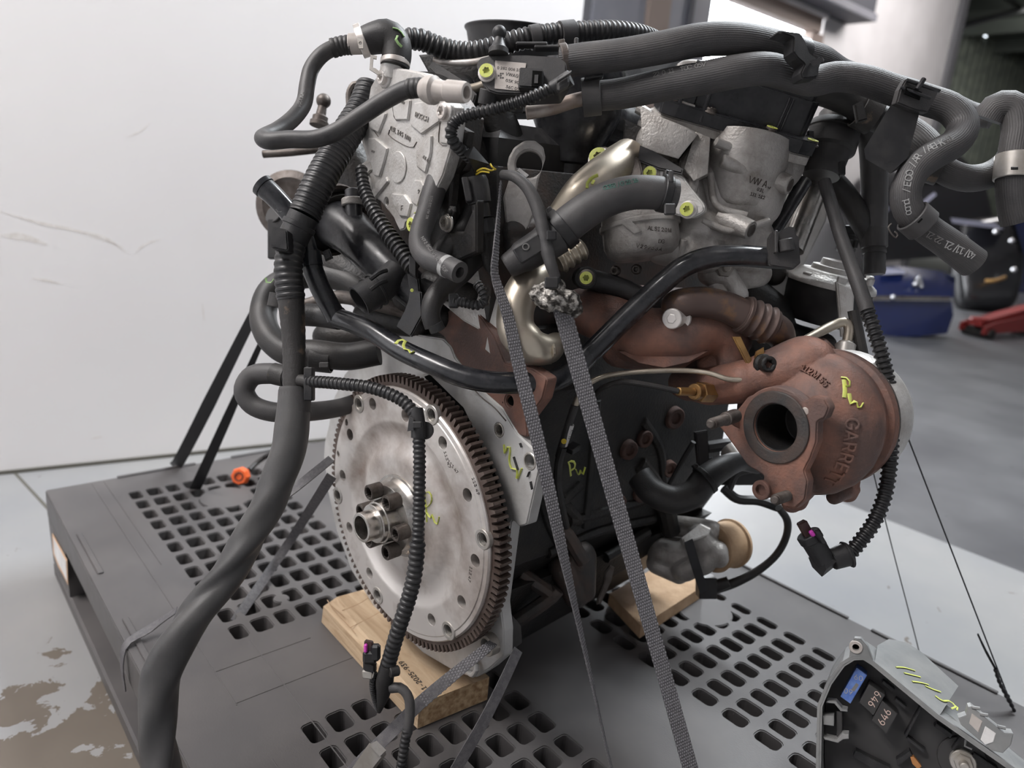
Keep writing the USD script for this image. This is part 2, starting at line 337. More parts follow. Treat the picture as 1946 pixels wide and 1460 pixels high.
fl = struct('floor', abox(-14, 4.2, -6, 27, -.1, 0, 0), 'floor', 'grey painted concrete floor worn to brown concrete beside the pallet')
fj = Pz(84, 890, 0); obj('floor_joint', rbox(fj + [.45, 0, -.02], [1, .12, 0], [-.12, 1, 0], [0, 0, 1], 1.2, .006, .0412, 0), 'joint', fl)
we = Pl(1110, 0, w0, WN); wb = w0 - WD * 2.2; we0 = np.array([we[0], we[1], 0.])
wl = struct('wall_back', hull([p + q + z for p in (wb, we0) for q in (WN * 0, -WN * .12) for z in ([0, 0, -.001 + .001], [0, 0, 3.2])]), 'wall', 'white painted wall with faint scuff marks behind the pallet')
obj('wall_foot_line', hull([p + q + z for p in (wb, we0) for q in (WN * .004, WN * 0) for z in ([0, 0, 0], [0, 0, .008])]), 'joint', wl)
def scuff(pts, r, m='scuff'): obj('scuff_mark', tube([Pl(x, y, w0, WN) + WN * .0002 for x, y in pts], r, 6, .02, flat=.06, cap=(1, 1)), m, wl)
def scuffs():
    for pts, r in [([(0, 402), (80, 425), (150, 440), (235, 470)], .0035), ([(0, 447), (50, 452), (90, 465)], .008), ([(160, 440), (200, 452), (240, 480)], .003), ([(258, 480), (275, 465), (305, 455)], .0025),
                   ([(240, 262), (270, 248), (286, 232)], .0015), ([(60, 528), (120, 540)], .003), ([(384, 575), (388, 610)], .002), ([(172, 834), (195, 830)], .0025), ([(380, 425), (395, 421)], .0025), ([(255, 410), (262, 413)], .002)]:
        N = WN; L = [Pl(x, y, w0, WN) for x, y in pts]
        obj('scuff_mark', ribbon([p + N * .0002 for p in L], [.2 * r, 2 * r, 1.4 * r, .3 * r], .0003, N, .01), 'scuff', wl)
scuffs()
# the bay's outer wall (x = -2.5): grey panels, a door opening to daylight, white wall, then the dark warehouse
X = -2.5
def seg(name, y0, y1, z0, z1, m, label=None, dx=0., th=.1): return struct(name, abox(X - th + dx, X + dx, y0, y1, z0, z1, .002), m, label)
w2 = seg('wall_left', .9, 3.42, 0, 3.3, 'wall_grey', 'grey outer wall seen past the end of the white wall')
seg('trim_1', 3.42, 3.93, 0, 3.3, 'wall_panel', 'pale grey wall strip beside the brown door frame', .02)
seg('trim_2', 3.93, 4.16, 0, 3.3, 'wall_brown', 'brown upright of the door frame', .05)
d1 = struct('door_1', abox(X, X + .05, 4.16, 4.62, 0, 3.3), 'wall_panel', 'grey sheet metal door leaf beside the bright opening')
for y in (4.36,): obj('panel_rib', abox(X + .05, X + .075, y - .03, y + .03, 0, 3.3), 'wall_dark', d1)
t3 = seg('trim_3', 4.62, 6.24, 2.14, 2.26, 'wall_brown', 'pale brown lintel over the bright door opening', .04)
obj('lintel_strip', abox(X, X + .06, 4.62, 6.3, 2.26, 2.30), 'wall_white', t3)
seg('trim_4', 6.14, 6.34, 0, 2.14, 'wall_brown', 'pale brown jamb right of the bright door opening', .02)
sb = seg('trim_5', 4.3, 6.72, 2.30, 3.3, 'wall_dark', 'dark roller shutter box above the door opening', .25, .35)
obj('shutter_edge', abox(X + .25, X + .28, 4.3, 6.72, 2.30, 2.36), 'wall_panel', sb)
seg('wall_right', 6.34, 9.1, 0, 3.3, 'wall_white', 'white end wall right of the shutter box')
obj('corner_post', abox(X - .02, X + .05, 9.1, 9.25, 0, 3.3), 'wall_grey', stage.GetPrimAtPath('/World/wall_right'))
obj('shadow_triangle', poly_slab(Polygon([(6.72, 2.36), (7.9, 3.3), (6.72, 3.3)]), [X + .06, 0, 0], [1, 0, 0], .04), 'wall_dark', stage.GetPrimAtPath('/World/wall_right'))  # dark triangle standing in for the roof shadow on the wall
# far warehouse
fw = struct('wall_far', abox(-6.6, -6.4, 16.3, 30, 0, 6.0, 0), 'curtain', 'dark corrugated warehouse wall far behind the cars')
for k in range(26): obj('corrugation', cyl(np.array([-6.4, 16.4 + .42 * k, 0]), np.array([-6.4, 16.4 + .42 * k, 6.]), .09, n=10), 'curtain', fw, kind=None)
struct('wall_light_stop_upper', abox(-2.6, 4.1, 9.3, 9.4, 3.3, 5), 'wall_dark', 'unseen dark wall band added to keep daylight out'); struct('wall_light_stop', hull([(x, y, z) for x, y in ((-2.6, 9.3), (-2.6, 9.5), (-6.6, 14.2), (-6.6, 14.0)) for z in (0, 5)]), 'wall_dark', 'added dark diagonal wall keeping daylight out of the warehouse'); struct('wall_far', abox(-6.6, -6.5, 14, 16.4, 0, 5), 'wall_dark', 'unseen dark warehouse wall added to stop daylight')  # unseen walls added to keep sky light out of the warehouse
struct('wall_end', abox(-7, 6, 26, 26.2, 0, 6, 0), 'curtain', 'dark end wall of the warehouse')
rf = struct('ceiling', abox(-6.6, 5, 9.4, 26, 5.0, 5.1, 0), 'roof', 'dark warehouse roof with daylight gaps under its edge')
for k in range(7): obj('roof_beam', abox(-6.4, 5, 10.5 + 2.2 * k, 10.62 + 2.2 * k, 4.7, 5.0), 'roof', rf)
obj('roof_girder', abox(-4.2, -4.05, 9.4, 26, 4.4, 4.6), 'roof', rf)
obj('roof_brace', cyl(np.array([-4.1, 12.6, 3.4]), np.array([-4.1, 18.0, 5.0]), .05, n=8), 'wall_grey', rf)
struct('ceiling', abox(-2.6, 4.1, -3.3, 9.4, 3.3, 3.4, 0), 'wall_white', 'pale ceiling over the engine bay')
struct('wall_front', abox(4.0, 4.1, -3.2, 26, 0, 5, 0), 'wall_mid', 'unseen workshop wall behind the photographer')  # unseen wall, grey to hold back light from the camera side
struct('wall_side', abox(-2.6, 4.1, -3.3, -3.2, 0, 3.4, 0), 'wall_white', 'unseen white workshop side wall')  # unseen wall, white so that it reflects light onto the flywheel

# ================================================================ THE PALLET
S = .04; PT = .152
def PA(a, b, z=PT): return np.array([a * S, b * S, z])
A0, A1, B0, B1 = -2.13, 27.87, -2.82, 17.2
mat('pallet', (.075, .071, .072), .42, c2=(.105, .098, .096), scale=9, r2=.55, bump=.12, bscale=500, lo=.35, hi=.7)
pallet = thing('plastic_pallet', 'black plastic pallet with slotted deck under the engine', 'pallet', PA((A0 + A1) / 2, (B0 + B1) / 2, 0))
def rr(a, b, la, lb, r=.14): return sbox(a - la / 2 + r, b - lb / 2 + r, a + la / 2 - r, b + lb / 2 - r).buffer(r, quad_segs=3)
def deck():
    holes = []; pB = .7063; W = [.42, .52, .46, .48, .50, .50, .48, .48]
    for i in list(range(12)) + [15.96 + k for k in range(11)]:
        for k in range(8): holes.append(rr(i, k * pB, .68, W[k], .12))
    for i in [20.9 - k for k in range(18)] + [21.9, 22.9, 23.9, 24.9, 25.9]:
        for k in range(8): holes.append(rr(i, 9.47 + k * pB, .68, .46 if k < 7 else .34, .15))
    disc = [Point(1.9, 2.9).buffer(1.0), Point(18.2, 13.25).buffer(.95), Point(10, 1.75).buffer(.25)]
    h = unary_union(holes).difference(unary_union(disc))
    g = sbox(A0 + .12, B0 + .12, A1 - .12, B1 - .12).buffer(.12).difference(h)
    g = affinity.scale(g, S, S, origin=(0, 0)); return g
dk = poly_slab(deck(), [0, 0, PT], [0, 0, 1], .040, hint=(0, 1, 0), ch=.0012)
# poly_slab's own axes: x = hint x n
def fix_deck():
    m = mfd; x, y, z = basis([0, 0, 1], (0, 1, 0)); v = dk.vertices - [0, 0, PT]; q = np.stack([v @ x, v @ y, v @ z], 1)
    return TM(q + [0, 0, PT], dk.faces)
obj('deck', fix_deck(), 'pallet', pallet, smooth=False)
def pbox(a0, a1, b0, b1, z0, z1, ch=.003): return abox(a0 * S, a1 * S, b0 * S, b1 * S, z0, z1, ch)
zt = PT - .040
for b in (B0 + .01, B1 - .55): obj('side_rail', pbox(A0 + .02, A1 - .02, b, b + .5, zt - .006, zt - .0005), 'pallet', pallet)
for a in (A0 + .01, A1 - .55): obj('end_rail', pbox(a, a + .5, B0 + .52, B1 - .57, zt - .006, zt - .0005), 'pallet', pallet)
for a0, a1 in ((A0, 1.25), (11.3, 14.4), (A1 - 3.4, A1)):
    for b0, b1 in ((B0, B0 + 2.3), (5.9, 8.4), (B1 - 2.3, B1)):
        obj('foot', hull([(a * S, b * S, z) for a in (a0 + .02, a1 - .02) for b in (b0 + .02, b1 - .02) for z in (zt - .007,)] + [(a * S, b * S, .026) for a in (a0 + .12, a1 - .1) for b in (b0 + .06, b1 - .1)]), 'pallet', pallet)
for b0, b1 in ((B0, B0 + 2.3), (5.9, 8.4), (B1 - 2.3, B1)): obj('runner', pbox(A0 + .1, A1 - .1, b0 + .04, b1 - .04, 0.001, .0255), 'pallet', pallet)
for a0, a1 in ((2.4, 5.6), (8.6, 12.2), (16, 24)): obj('deck_lip', pbox(a0, a1, B0 + .25, B0 + .42, PT, PT + .0022, .001), 'pallet', pallet)
for a0, a1 in ((-.2, 3.0), (4.6, 8.0)): obj('edge_cleat', pbox(A0 - .02, A0 + .12, a0, a1, PT, PT + .003, .001), 'pallet', pallet)
for a0, a1 in ((13, 21.4), (22.2, 26)): obj('edge_cleat', pbox(a0, a1, B1 - .12, B1 + .02, PT, PT + .003, .001), 'pallet', pallet)
for a0, a1, b0, b1 in ((-1.9, 14, -1.2, -1.17), (-1.9, 6, -.75, -.72), (11.6, 26, .1, .13), (12.4, 12.43, -1.2, 1.6), (13.9, 13.93, -1.2, 2.6), (16.2, 27, -1.2, -1.17)):
    obj('moulding_line', pbox(a0, a1, b0, b1, PT - .001, PT + .0006, .0003), 'pallet', pallet)
obj('hole_dark_sheet', pbox(A0 + .6, 20.4, B0 + 1.2, B1 - .6, .03, .036), 'iron_black', pallet); obj('hole_dark_sheet', pbox(20.4, A1 - .6, B0 + 1.2, 8.6, .03, .036), 'iron_black', pallet); obj('hole_dark_sheet', pbox(20.4, A1 - .6, 11.4, B1 - .6, .03, .036), 'iron_black', pallet)  # black sheets added under the deck so its holes look dark
mat('label_rim', (.62, .40, .25), .6)
stk_n = np.array([0, -1., 0]); stk_o = np.array([0, B0 * S - .0006, 0])
lab = obj('side_label', slab([(99, 1014), (127, 1065), (129, 1112), (118, 1090), (111, 1078), (101, 1052)], stk_o, stk_n, .0008, ch=0), 'label_rim', pallet, 'white sticker with orange rim on the side of the pallet')
obj('label_print', slab([(101, 1022), (125, 1067), (127, 1105), (118, 1085), (111, 1072), (103, 1052)], stk_o + [0, -.0004, 0], stk_n, .0006, ch=0), 'white', lab)

# ================================================================ WOOD BLOCKS
def wood():
    n = {'g': ('geometry', {}), 'm': ('mapping', {'scale': (5., 28., 60.)}), 'n': ('noise_texture', {'scale': 3., 'detail': 5., 'distortion': .8}), 'p': ('principled_bsdf', {'roughness': .7}),
         'r': ('rgb_ramp', {'ramp': [(.25, (.33, .22, .125)), (.5, (.48, .35, .225)), (.75, (.56, .43, .29))]}), 'n2': ('noise_texture', {'scale': 240., 'detail': 3.}), 'k': ('bump', {'strength': .4, 'distance': .001})}
    MATS['wood'] = usdkit.material(stage, '/World/Looks/wood', n, [('g.position', 'm.vector'), ('m.vector', 'n.vector'), ('n.fac', 'r.fac'), ('r.color', 'p.base_color'), ('g.position', 'n2.vector'), ('n2.fac', 'k.height'), ('k.normal', 'p.normal')], surface='p.BSDF')
    n = {'g': ('geometry', {}), 'n': ('noise_texture', {'scale': 160., 'detail': 4.}), 'p': ('principled_bsdf', {'roughness': .8}),
         'r': ('rgb_ramp', {'ramp': [(.35, (.33, .20, .10)), (.65, (.62, .45, .27))]}), 'k': ('bump', {'strength': .9, 'distance': .002})}
    MATS['wood_end'] = usdkit.material(stage, '/World/Looks/wood_end', n, [('g.position', 'n.vector'), ('n.fac', 'r.fac'), ('r.color', 'p.base_color'), ('n.fac', 'k.height'), ('k.normal', 'p.normal')], surface='p.BSDF')
    mat('wood_brown', (.36, .23, .13), .75, c2=(.50, .34, .21), scale=30, bump=.4)
wood()
wz = PT + .0305
bl = [Pz(611, 1184, PT), Pz(793, 1387, PT), Pz(925, 1332, PT)]; bl.append(bl[0] + (bl[2] - bl[1]))
wb1 = thing('wood_block', 'pale pine block stamped with numbers under the flywheel', 'wood block', np.mean(bl, 0))
ux, uy = unit(bl[1] - bl[0]), unit(bl[3] - bl[0])
tp = [p + [0, 0, .0305] for p in bl]
body = hull([p + [0, 0, .001] for p in bl] + [tp[0] + ux * .012 + uy * .016 - [0, 0, .000], tp[0] + uy * .02, tp[0] - [0, 0, .008] + uy * .002, tp[1] + uy * .004, tp[1] - [0, 0, .003], tp[2], tp[3]])
obj('plank', body, 'wood', wb1, smooth=False)
obj('sawn_end', hull([bl[1] + [.0005, 0, .002], bl[2] + [.0005, 0, .002], tp[1] + uy * .004 + [.0005, 0, -.001], tp[2] + [.0005, 0, -.001], bl[1] + ux * .0006 + [0, 0, .002], bl[2] + ux * .0006 + [0, 0, .002], tp[1] + ux * .0006 + uy * .004, tp[2] + ux * .0006]), 'wood_end', wb1, 'rough sawn end of the block')
def Pt(x, y): return Pz(x, y, wz + .0004)
obj('stamp_print', text_on('1-2025-939', Pt(813, 1309), Pt(768, 1258), [0, 0, 1], .0060, .0004), 'print_dark', wb1, 'printed number 1-2025-939')
for q in ([(622, 1140), (632, 1156), (660, 1186), (675, 1204)], [(650, 1160), (680, 1148), (712, 1128)], [(664, 1193), (700, 1175), (722, 1163)], [(628, 1150), (648, 1166), (655, 1174)], [(640, 1136), (655, 1153)]):
    obj('crack', tube([Pt(*p) - [0, 0, .0004] for p in q], .0005, 5, .006, flat=.5), 'wood_brown', wb1)
b2 = [Pz(1155, 1150, PT), Pz(1215, 1215, PT), Pz(1335, 1135, PT)]; b2.append(b2[0] + (b2[2] - b2[1]))
wb2 = thing('wood_block', 'brown splintered board under the alternator side of the engine', 'wood block', np.mean(b2, 0))
obj('plank', hull([p + [0, 0, z] for p in b2 for z in (.001,)] + [p + [0, 0, .019] for p in b2[1:]] + [b2[0] + [0, 0, .017], b2[0] * .96 + b2[1] * .04 + [0, 0, .019]]), 'wood_brown', wb2, smooth=False)
# ================================================================ THE ENGINE (rigid, bolted together)
eng = thing('car_engine', 'used four-cylinder diesel engine with flywheel and rusty turbo strapped on a pallet', 'engine', F - [0, -.2, F[2] - PT])
def E(e, a, u): return F + np.array([e, a, u])
def Bn(*q): return [(Pd(x, y, d), r * d / FP) for x, y, d, r in q]
YN = np.array([0, -1., 0]); XN = np.array([1., 0, 0]); ZN = np.array([0, 0, 1.])
def rp(w, d): return w / 2 * d / FP                      # radius of something w pixels wide at distance d
def W(*q): return [Pd(*p) for p in q]
def star(r, k=6, i=.72): 
    t = np.linspace(0, 2 * np.pi, 4 * k, endpoint=False); return Polygon(np.c_[np.cos(t), np.sin(t)] * (r * (1 + i) / 2 + r * (1 - i) / 2 * np.cos(k * t))[:, None])
def torx(p, n, r, h, par, m='steel', paint=None, name='bolt', label=None):
    p = np.asarray(p, float); n = unit(n)
    b = J(poly_slab(Point(0, 0).buffer(r, quad_segs=6).difference(star(r * .55)), p + n * h, n, h * .75, ch=r * .1), cyl(p - n * .001, p + n * h * .3, r * 1.25, n=20), cyl(p, p + n * h * .45, r * .9, n=12))
    o = obj(name, b, m, par, label)
    if paint: obj('paint_dab', J(poly_slab(Point(0, 0).buffer(r * .93, quad_segs=6).difference(star(r * .5)), p + n * (h + .0004), n, .0006), cyl(p + n * h * .4, p + n * h * .55, r * .5, n=12)), paint, o) if str(par.GetPath()).count('/') < 3 else obj('paint_dab', J(poly_slab(Point(0, 0).buffer(r * .93, quad_segs=6).difference(star(r * .5)), p + n * (h + .0004), n, .0006), cyl(p + n * h * .4, p + n * h * .55, r * .5, n=12)), paint, par)
    return o
def hexb(p, n, r, h, par, m='steel_dark', name='nut', bore=True):
    t = np.arange(6) * np.pi / 3; g = Polygon(np.c_[np.cos(t), np.sin(t)] * r); p = np.asarray(p, float); n = unit(n)
    return obj(name, J(poly_slab(g, p + n * h, n, h, ch=r * .1), cyl(p + n * h * .9, p + n * (h * 1.7), r * .5, n=14)), m, par)

# ---- flywheel
FN = unit([.056, -.998, -.022]); fx, fy, _ = basis(FN)
def Ff(r, t, h): return F + FN * h + r * (np.sin(t) * fx + np.cos(t) * fy)
def flywheel():
    prof = [(-.004, .0), (-.004, .1315), (.002, .1315), (.0038, .1300), (.0038, .1255), (.0046, .1248), (.0046, .098), (.0036, .094), (.0006, .088), (-.0004, .079), (.0016, .072), (.0052, .066), (.0072, .058), (.0072, .0)]
    plate = lathe(F, FN, prof, 96)
    holes = [(708, 768), (770, 790), (665, 826), (651, 904), (841, 842), (888, 941), (903, 1066), (877, 1144), (820, 1178), (761, 1158), (702, 1090), (664, 1003), (730, 1010)]
    small = [(658, 803), (642, 863), (712, 742)]
    boss = [(682, 768), (820, 789), (642, 942), (917, 1025), (852, 1199), (718, 1132)]
    fo = F + FN * .0046
    P = lambda q: Pl(*q, fo, FN)
    cuts = [cyl(P(h) - FN * .02, P(h) + FN * .01, .0063, n=20) for h in holes[:-1]] + [cyl(P(h) - FN * .02, P(h) + FN * .01, .0036, n=16) for h in small] + [cyl(P(h) - FN * .02, P(h) + FN * .01, .0066, n=20) for h in boss]
    fw_ = obj('flywheel', cut(plate, *cuts), 'steel', eng, 'worn steel flywheel plate with a ring of holes')
    for h in boss: obj('threaded_boss', J(ring(P(h) - FN * .006, FN, .0098, .0066, .0068), *[ring(P(h) - FN * (.006 - k * .0013), FN, .0067, .0058, .0006, 20) for k in range(5)]), 'zinc', fw_)
    obj('back_disc', cyl(F - FN * .0075, F - FN * .0048, .128, n=64), 'hole', fw_)  # black disc set close behind the plate to darken its holes
    n = 126; t = np.linspace(0, 2 * np.pi, n, endpoint=False); pts = []
    for a in t:
        for k, r in ((-.36, .1352), (-.2, .1425), (.17, .1425), (.33, .1352)): b = a + k * 2 * np.pi / n; pts.append((r * np.cos(b), r * np.sin(b)))
    g = Polygon(pts).difference(Point(0, 0).buffer(.1312, quad_segs=24))
    obj('ring_gear', poly_slab(g, F + FN * .0005, FN, .0145), 'gear', fw_, 'brown toothed starter ring', smooth=20)
    hub = lathe(F, FN, [(.005, .0), (.005, .043), (.0085, .0425), (.009, .040), (.0125, .0375), (.014, .036), (.020, .034), (.0215, .022), (.033, .021), (.034, .0185), (.0355, .0180), (.0355, .0)], 56)
    obj('hub', hub, 'steel_bright', fw_, 'polished hub on the flywheel')
    obj('spigot_tube', J(ring(F + FN * .0355, FN, .0148, .0118, .0165), ring(F + FN * .028, FN, .0195, .0146, .0105)), 'steel_bright', fw_)
    obj('spigot_bore', cyl(F + FN * .034, F + FN * .037, .0119), 'iron_black', fw_)
    for k in range(6):
        a = math.radians(-31 + 60 * k); p = Ff(.0305, a, .0195); p1 = p + FN * .0145
        s = poly_slab(Point(0, 0).buffer(.0078, quad_segs=6).difference(star(.0052, 12, .85)), p1, FN, .014, ch=.0007)
        obj('bolt', J(s, cyl(p, p + FN * .008, .0077)), 'steel_dark', fw_, 'dark twelve-point hub bolt' if k == 0 else None)
    fo2 = F + FN * .0075
    marks(fw_, ([(812, 992), (811, 968), (808, 938), (816, 935), (821, 944), (819, 957), (811, 964)], [(812, 974), (819, 985), (822, 978), (826, 991), (831, 997), (835, 982)]), [plate], .0015)
    for q in ([(843, 858), (848, 875)], [(850, 878), (858, 888)], [(893, 1075), (890, 1100)], [(896, 908), (900, 920)]):
        obj('stamped_digits', text_on('113 47', Pl(*q[0], fo, FN), Pl(*q[1], fo, FN), FN, .0035, .0004), 'steel_dark', fw_)
flywheel()

# ---- adapter plate behind the flywheel
ao = E(0, .034, 0)
adp = slab([(654, 712), (638, 748), (630, 767), (625, 806), (617, 839), (615, 868), (619, 896), (622, 930), (640, 1010), (668, 1085), (720, 1170), (779, 1231), (797, 1238), (860, 1275), (884, 1284), (905, 1288), (930, 1272), (956, 1249), (957, 1200), (951, 1150), (965, 1040), (972, 985), (986, 1002), (1001, 998), (1006, 975), (1024, 895), (1025, 872), (1017, 857), (984, 826), (968, 800), (953, 775), (917, 744), (880, 700), (864, 680), (856, 659), (841, 644), (800, 638), (772, 631), (718, 661), (687, 674)], ao, YN, .012, rnd=.004, holes=[(948, 818, .0062), (1007, 877, .0064), (938, 1222, .0075)])

mat('alu_plate', (.56, .555, .545), .48, .35, c2=(.40, .385, .365), scale=22, lo=.45, hi=.75, bump=.35, bscale=250, bev=.0012)
adpl = obj('adapter_plate', adp, 'alu_plate', eng, 'pale aluminium plate around the flywheel')
def Pa(x, y, k=0.): return Pl(x, y, ao + YN * k, YN)
obj('threaded_hole', J(ring(Pa(948, 818) - YN * .01, YN, .0066, .0056, .0105), *[ring(Pa(948, 818) - YN * (.01 - .0017 * k), YN, .0062, .0048, .0008, 20) for k in range(6)]), 'zinc', adpl)
obj('bore', cyl(Pa(1007, 877) - YN * .011, Pa(1007, 877) - YN * .010, .007), 'hole', adpl); obj('bore', cyl(Pa(948, 818) - YN * .0115, Pa(948, 818) - YN * .0105, .007), 'hole', adpl)
obj('dowel_ring', ring(Pa(1007, 877) - YN * .003, YN, .0082, .0064, .0036), 'zinc', adpl)
obj('guide_bush', ring(Pa(938, 1222) - YN * .01, YN, .0105, .0076, .020), 'zinc', adpl, 'pale bushing at the foot of the plate')
obj('bore', cyl(Pa(938, 1222) - YN * .011, Pa(938, 1222) - YN * .009, .008), 'hole', adpl)
obj('pressed_edge', tube([Pa(*p) for p in ((880, 712), (912, 752), (940, 775), (962, 800))], .0012, 6, .006, flat=.5), 'steel_dark', adpl)
obj('gear_slot', slab([(806, 716), (816, 712), (880, 775), (940, 900), (968, 1010), (960, 1020), (925, 900), (860, 790)], ao + YN * .0006, YN, .002), 'hole', adpl)
for q in ([(958, 845), (960, 862), (966, 848), (970, 852), (968, 872), (972, 890), (983, 893), (982, 912), (992, 890)],):
    obj('crayon_mark', stroke([Pa(x, y, .0007) for x, y in q], .0015), 'mark', adpl)
for q in ([(978, 868), (986, 893)], [(1004, 906), (1008, 896)], [(1010, 915), (1013, 930)], [(990, 842), (993, 850)]): obj('grease_stain', stroke([Pa(x, y, .0002) for x, y in q], .0025, .1), 'print_dark', adpl)
obj('foot_loop', tube([Pa(884, 1272, -.004), Pa(900, 1282, .006), Pa(906, 1268, .006), Pa(897, 1254, .002)], .0028, 8), 'alu_plate', adpl)
obj('lower_flange', hull([Pa(956, 1150, -.005), Pa(990, 1190, -.02), Pa(992, 1222, -.02), Pa(958, 1248, -.005), Pa(965, 1160, -.05), Pa(985, 1200, -.05), Pa(958, 1240, -.05)]), 'plastic_grey', eng, 'grey plastic cap beside the foot of the plate')

# ---- block, sump
blk = hull([E(e, a, u) for e in (-.15, .07) for a in (.045, .43) for u in (-.07, .2)] + [E(.088, a, u) for a in (.055, .42) for u in (-.04, .14)])
blo = obj('cylinder_block', blk, 'iron_black', eng, 'black cast iron cylinder block', smooth=False)
smp = hull([E(e, a, -.07) for e in (-.15, .085) for a in (.047, .43)] + [E(e, a, -.178) for e in (-.09, .02) for a in (.09, .38)] + [E(e, a, -.178) for e in (-.11, .05) for a in (.047, .07)])
obj('oil_sump', smp, 'iron_black', eng, smooth=False)
def bx(a, u, e=.089): return E(e, a, u)
def Pb(x, y, k=0.): return Pk(0, x, y, .088 + k)
for x, y, r in ((1272, 790, .013), (1185, 850, .011), (1215, 829, .010), (1262, 886, .010), (1165, 950, .010), (1210, 930, .012)):
    p = Pb(x, y, -.006); obj('rusty_boss', J(lathe(p, XN + YN * .2, [(0, r * 1.15), (.012, r), (.013, r * .9), (.012, r * .55), (.009, r * .5), (.009, 0)], 20)), 'rust_dark', blo, 'rust brown threaded boss' if x == 1272 else None)
for q in ([(1010, 870), (1040, 990), (1075, 1060)], [(1080, 990), (1190, 960), (1290, 930)], [(1130, 760), (1120, 900), (1110, 1000)], [(1040, 1050), (1130, 1010), (1240, 985)], [(1060, 960), (1100, 920)], [(1150, 1060), (1230, 1010)], [(1000, 930), (1060, 950), (1100, 990)], [(1220, 800), (1250, 850), (1260, 930)]):
    obj('cast_rib', tube([Pb(x, y, -.002) for x, y in q], .007, 8, .01), 'iron_black', blo)
for q in ([(1012, 1010), (1060, 1000), (1110, 1070)], [(990, 1090), (1050, 1130)], [(975, 1185), (1050, 1132), (1060, 1120)]):
    obj('sump_rib', tube([Pd(x, y, .78) for x, y in q], .008, 8, .01), 'iron_grey', blo)
for q in ([(1085, 905), (1082, 882), (1080, 878), (1091, 878), (1093, 888), (1086, 894)], [(1094, 892), (1100, 904), (1103, 894), (1107, 903), (1112, 888)]):
    obj('crayon_mark', stroke([Pb(x, y, .010) for x, y in q], .0013), 'mark', blo)
sb_ = obj('oil_filter_foot', blob(Bn((1075, 1090, .80, 30), (1090, 1130, .80, 26), (1110, 1110, .8, 25)), None) if False else blob([Bn((1075, 1080, .80, 34), (1095, 1130, .80, 26)), Bn((1100, 1060, .80, 34), (1112, 1125, .80, 20))]), 'iron_grey', eng)
obj('bracket', slab([(1150, 1088), (1160, 1075), (1168, 1080), (1162, 1105), (1142, 1148), (1134, 1150), (1136, 1138), (1148, 1108)], Pd(1150, 1110, .84), TOCAM, .006), 'steel_dark', eng, smooth=False)

# ---- rust coloured casting left of the manifold, head face
hd = hull([E(e, a, u) for e in (-.16, .06) for a in (.04, .42) for u in (.2, .3)] + [E(e, a, .345) for e in (-.14, .05) for a in (.045, .41)])
obj('cylinder_head', hd, 'iron_grey', eng, smooth=False)
obj('valve_cover', hull([E(e, a, u) for e in (-.13, .03) for a in (.06, .40) for u in (.345, .37)] + [E(e, a, .385) for e in (-.11, .01) for a in (.08, .38)]), 'plastic', eng, smooth=False)
rb = slab([(826, 612), (850, 590), (905, 590), (940, 640), (960, 690), (1010, 700), (1040, 720), (1030, 760), (1000, 800), (1003, 832), (985, 828), (968, 800), (953, 775), (917, 744), (880, 700), (860, 668), (843, 640), (826, 628)], E(0, .036, 0), YN, .012, holes=[(967, 763, .0055)], rnd=.003)
rbo = obj('rusty_casting', rb, 'rust', eng, 'rust red cast flange behind the coolant pipe')
obj('bore', cyl(Pk(1, 967, 763, .040), Pk(1, 967, 763, .042), .006), 'hole', rbo)
obj('rust_rib', blob([Bn((985, 700, .70, 16), (1020, 720, .70, 20)), Bn((960, 740, .70, 12), (990, 800, .695, 10))]), 'rust', rbo)
# silver foil heat shield scraps
obj('head_plate', slab([(838, 575), (880, 520), (935, 505), (960, 560), (948, 600), (965, 640), (952, 690), (930, 660), (925, 635), (880, 610)], Pd(900, 590, .675), unit([.5, -.8, .2]), .006), 'aluminium', eng)
obj('foil_tag', slab([(927, 637), (953, 645), (975, 672), (973, 682), (960, 680), (955, 692), (922, 664)], Pd(950, 660, .664), unit([.5, -.8, .2]), .001), 'alu_plate', eng)
# ---- exhaust manifold (rust red casting)
man = blob([Bn((1105, 590, .715, 42), (1160, 610, .70, 48)), Bn((1160, 610, .70, 48), (1215, 640, .685, 56)), Bn((1215, 640, .685, 56), (1290, 640, .685, 54)), Bn((1290, 640, .685, 54), (1350, 625, .69, 46)),
            Bn((1350, 625, .69, 46), (1390, 650, .69, 38)), Bn((1385, 650, .69, 34), (1390, 720, .69, 30)), Bn((1180, 660, .70, 40), (1240, 665, .69, 42)), Bn((1180, 580, .73, 40), (1340, 590, .73, 40)), Bn((1340, 690, .72, 30), (1310, 735, .72, 28))], .006, 14)
mano = obj('exhaust_manifold', man, 'rust', eng, 'rust red exhaust manifold casting')
obj('lower_flange', hull(W((1175, 668, .668), (1215, 690, .662), (1262, 699, .660), (1310, 688, .664), (1345, 668, .67), (1180, 660, .70), (1260, 680, .70), (1345, 660, .70), (1215, 700, .69), (1300, 700, .69))), 'rust', mano)
obj('manifold_bolt', J(cyl(Pd(1310, 600, .69), Pd(1276, 606, .655), .0095, n=20), ring(Pd(1290, 604, .668), Pd(1276, 606, .655) - Pd(1310, 600, .69), .0125, .009, .004), cyl(Pd(1276, 606, .6552), Pd(1275.5, 606, .6545), .0045, n=6)), 'steel', mano, 'steel bolt on the manifold')
obj('cable_duct', tube(W((1120, 530, .70), (1180, 548, .70), (1240, 578, .70), (1270, 600, .71)), rp(40, .7), 14), 'plastic_grey', eng, 'dark round duct above the manifold')
torx(Pd(1115, 528, .665), unit([.6, -.75, .1]), .0062, .007, eng, 'steel_dark', 'mark', name='manifold_screw')
obj('screw_boss', cyl(Pd(1108, 528, .69), Pd(1114, 528, .667), .0105), 'iron_black', eng)
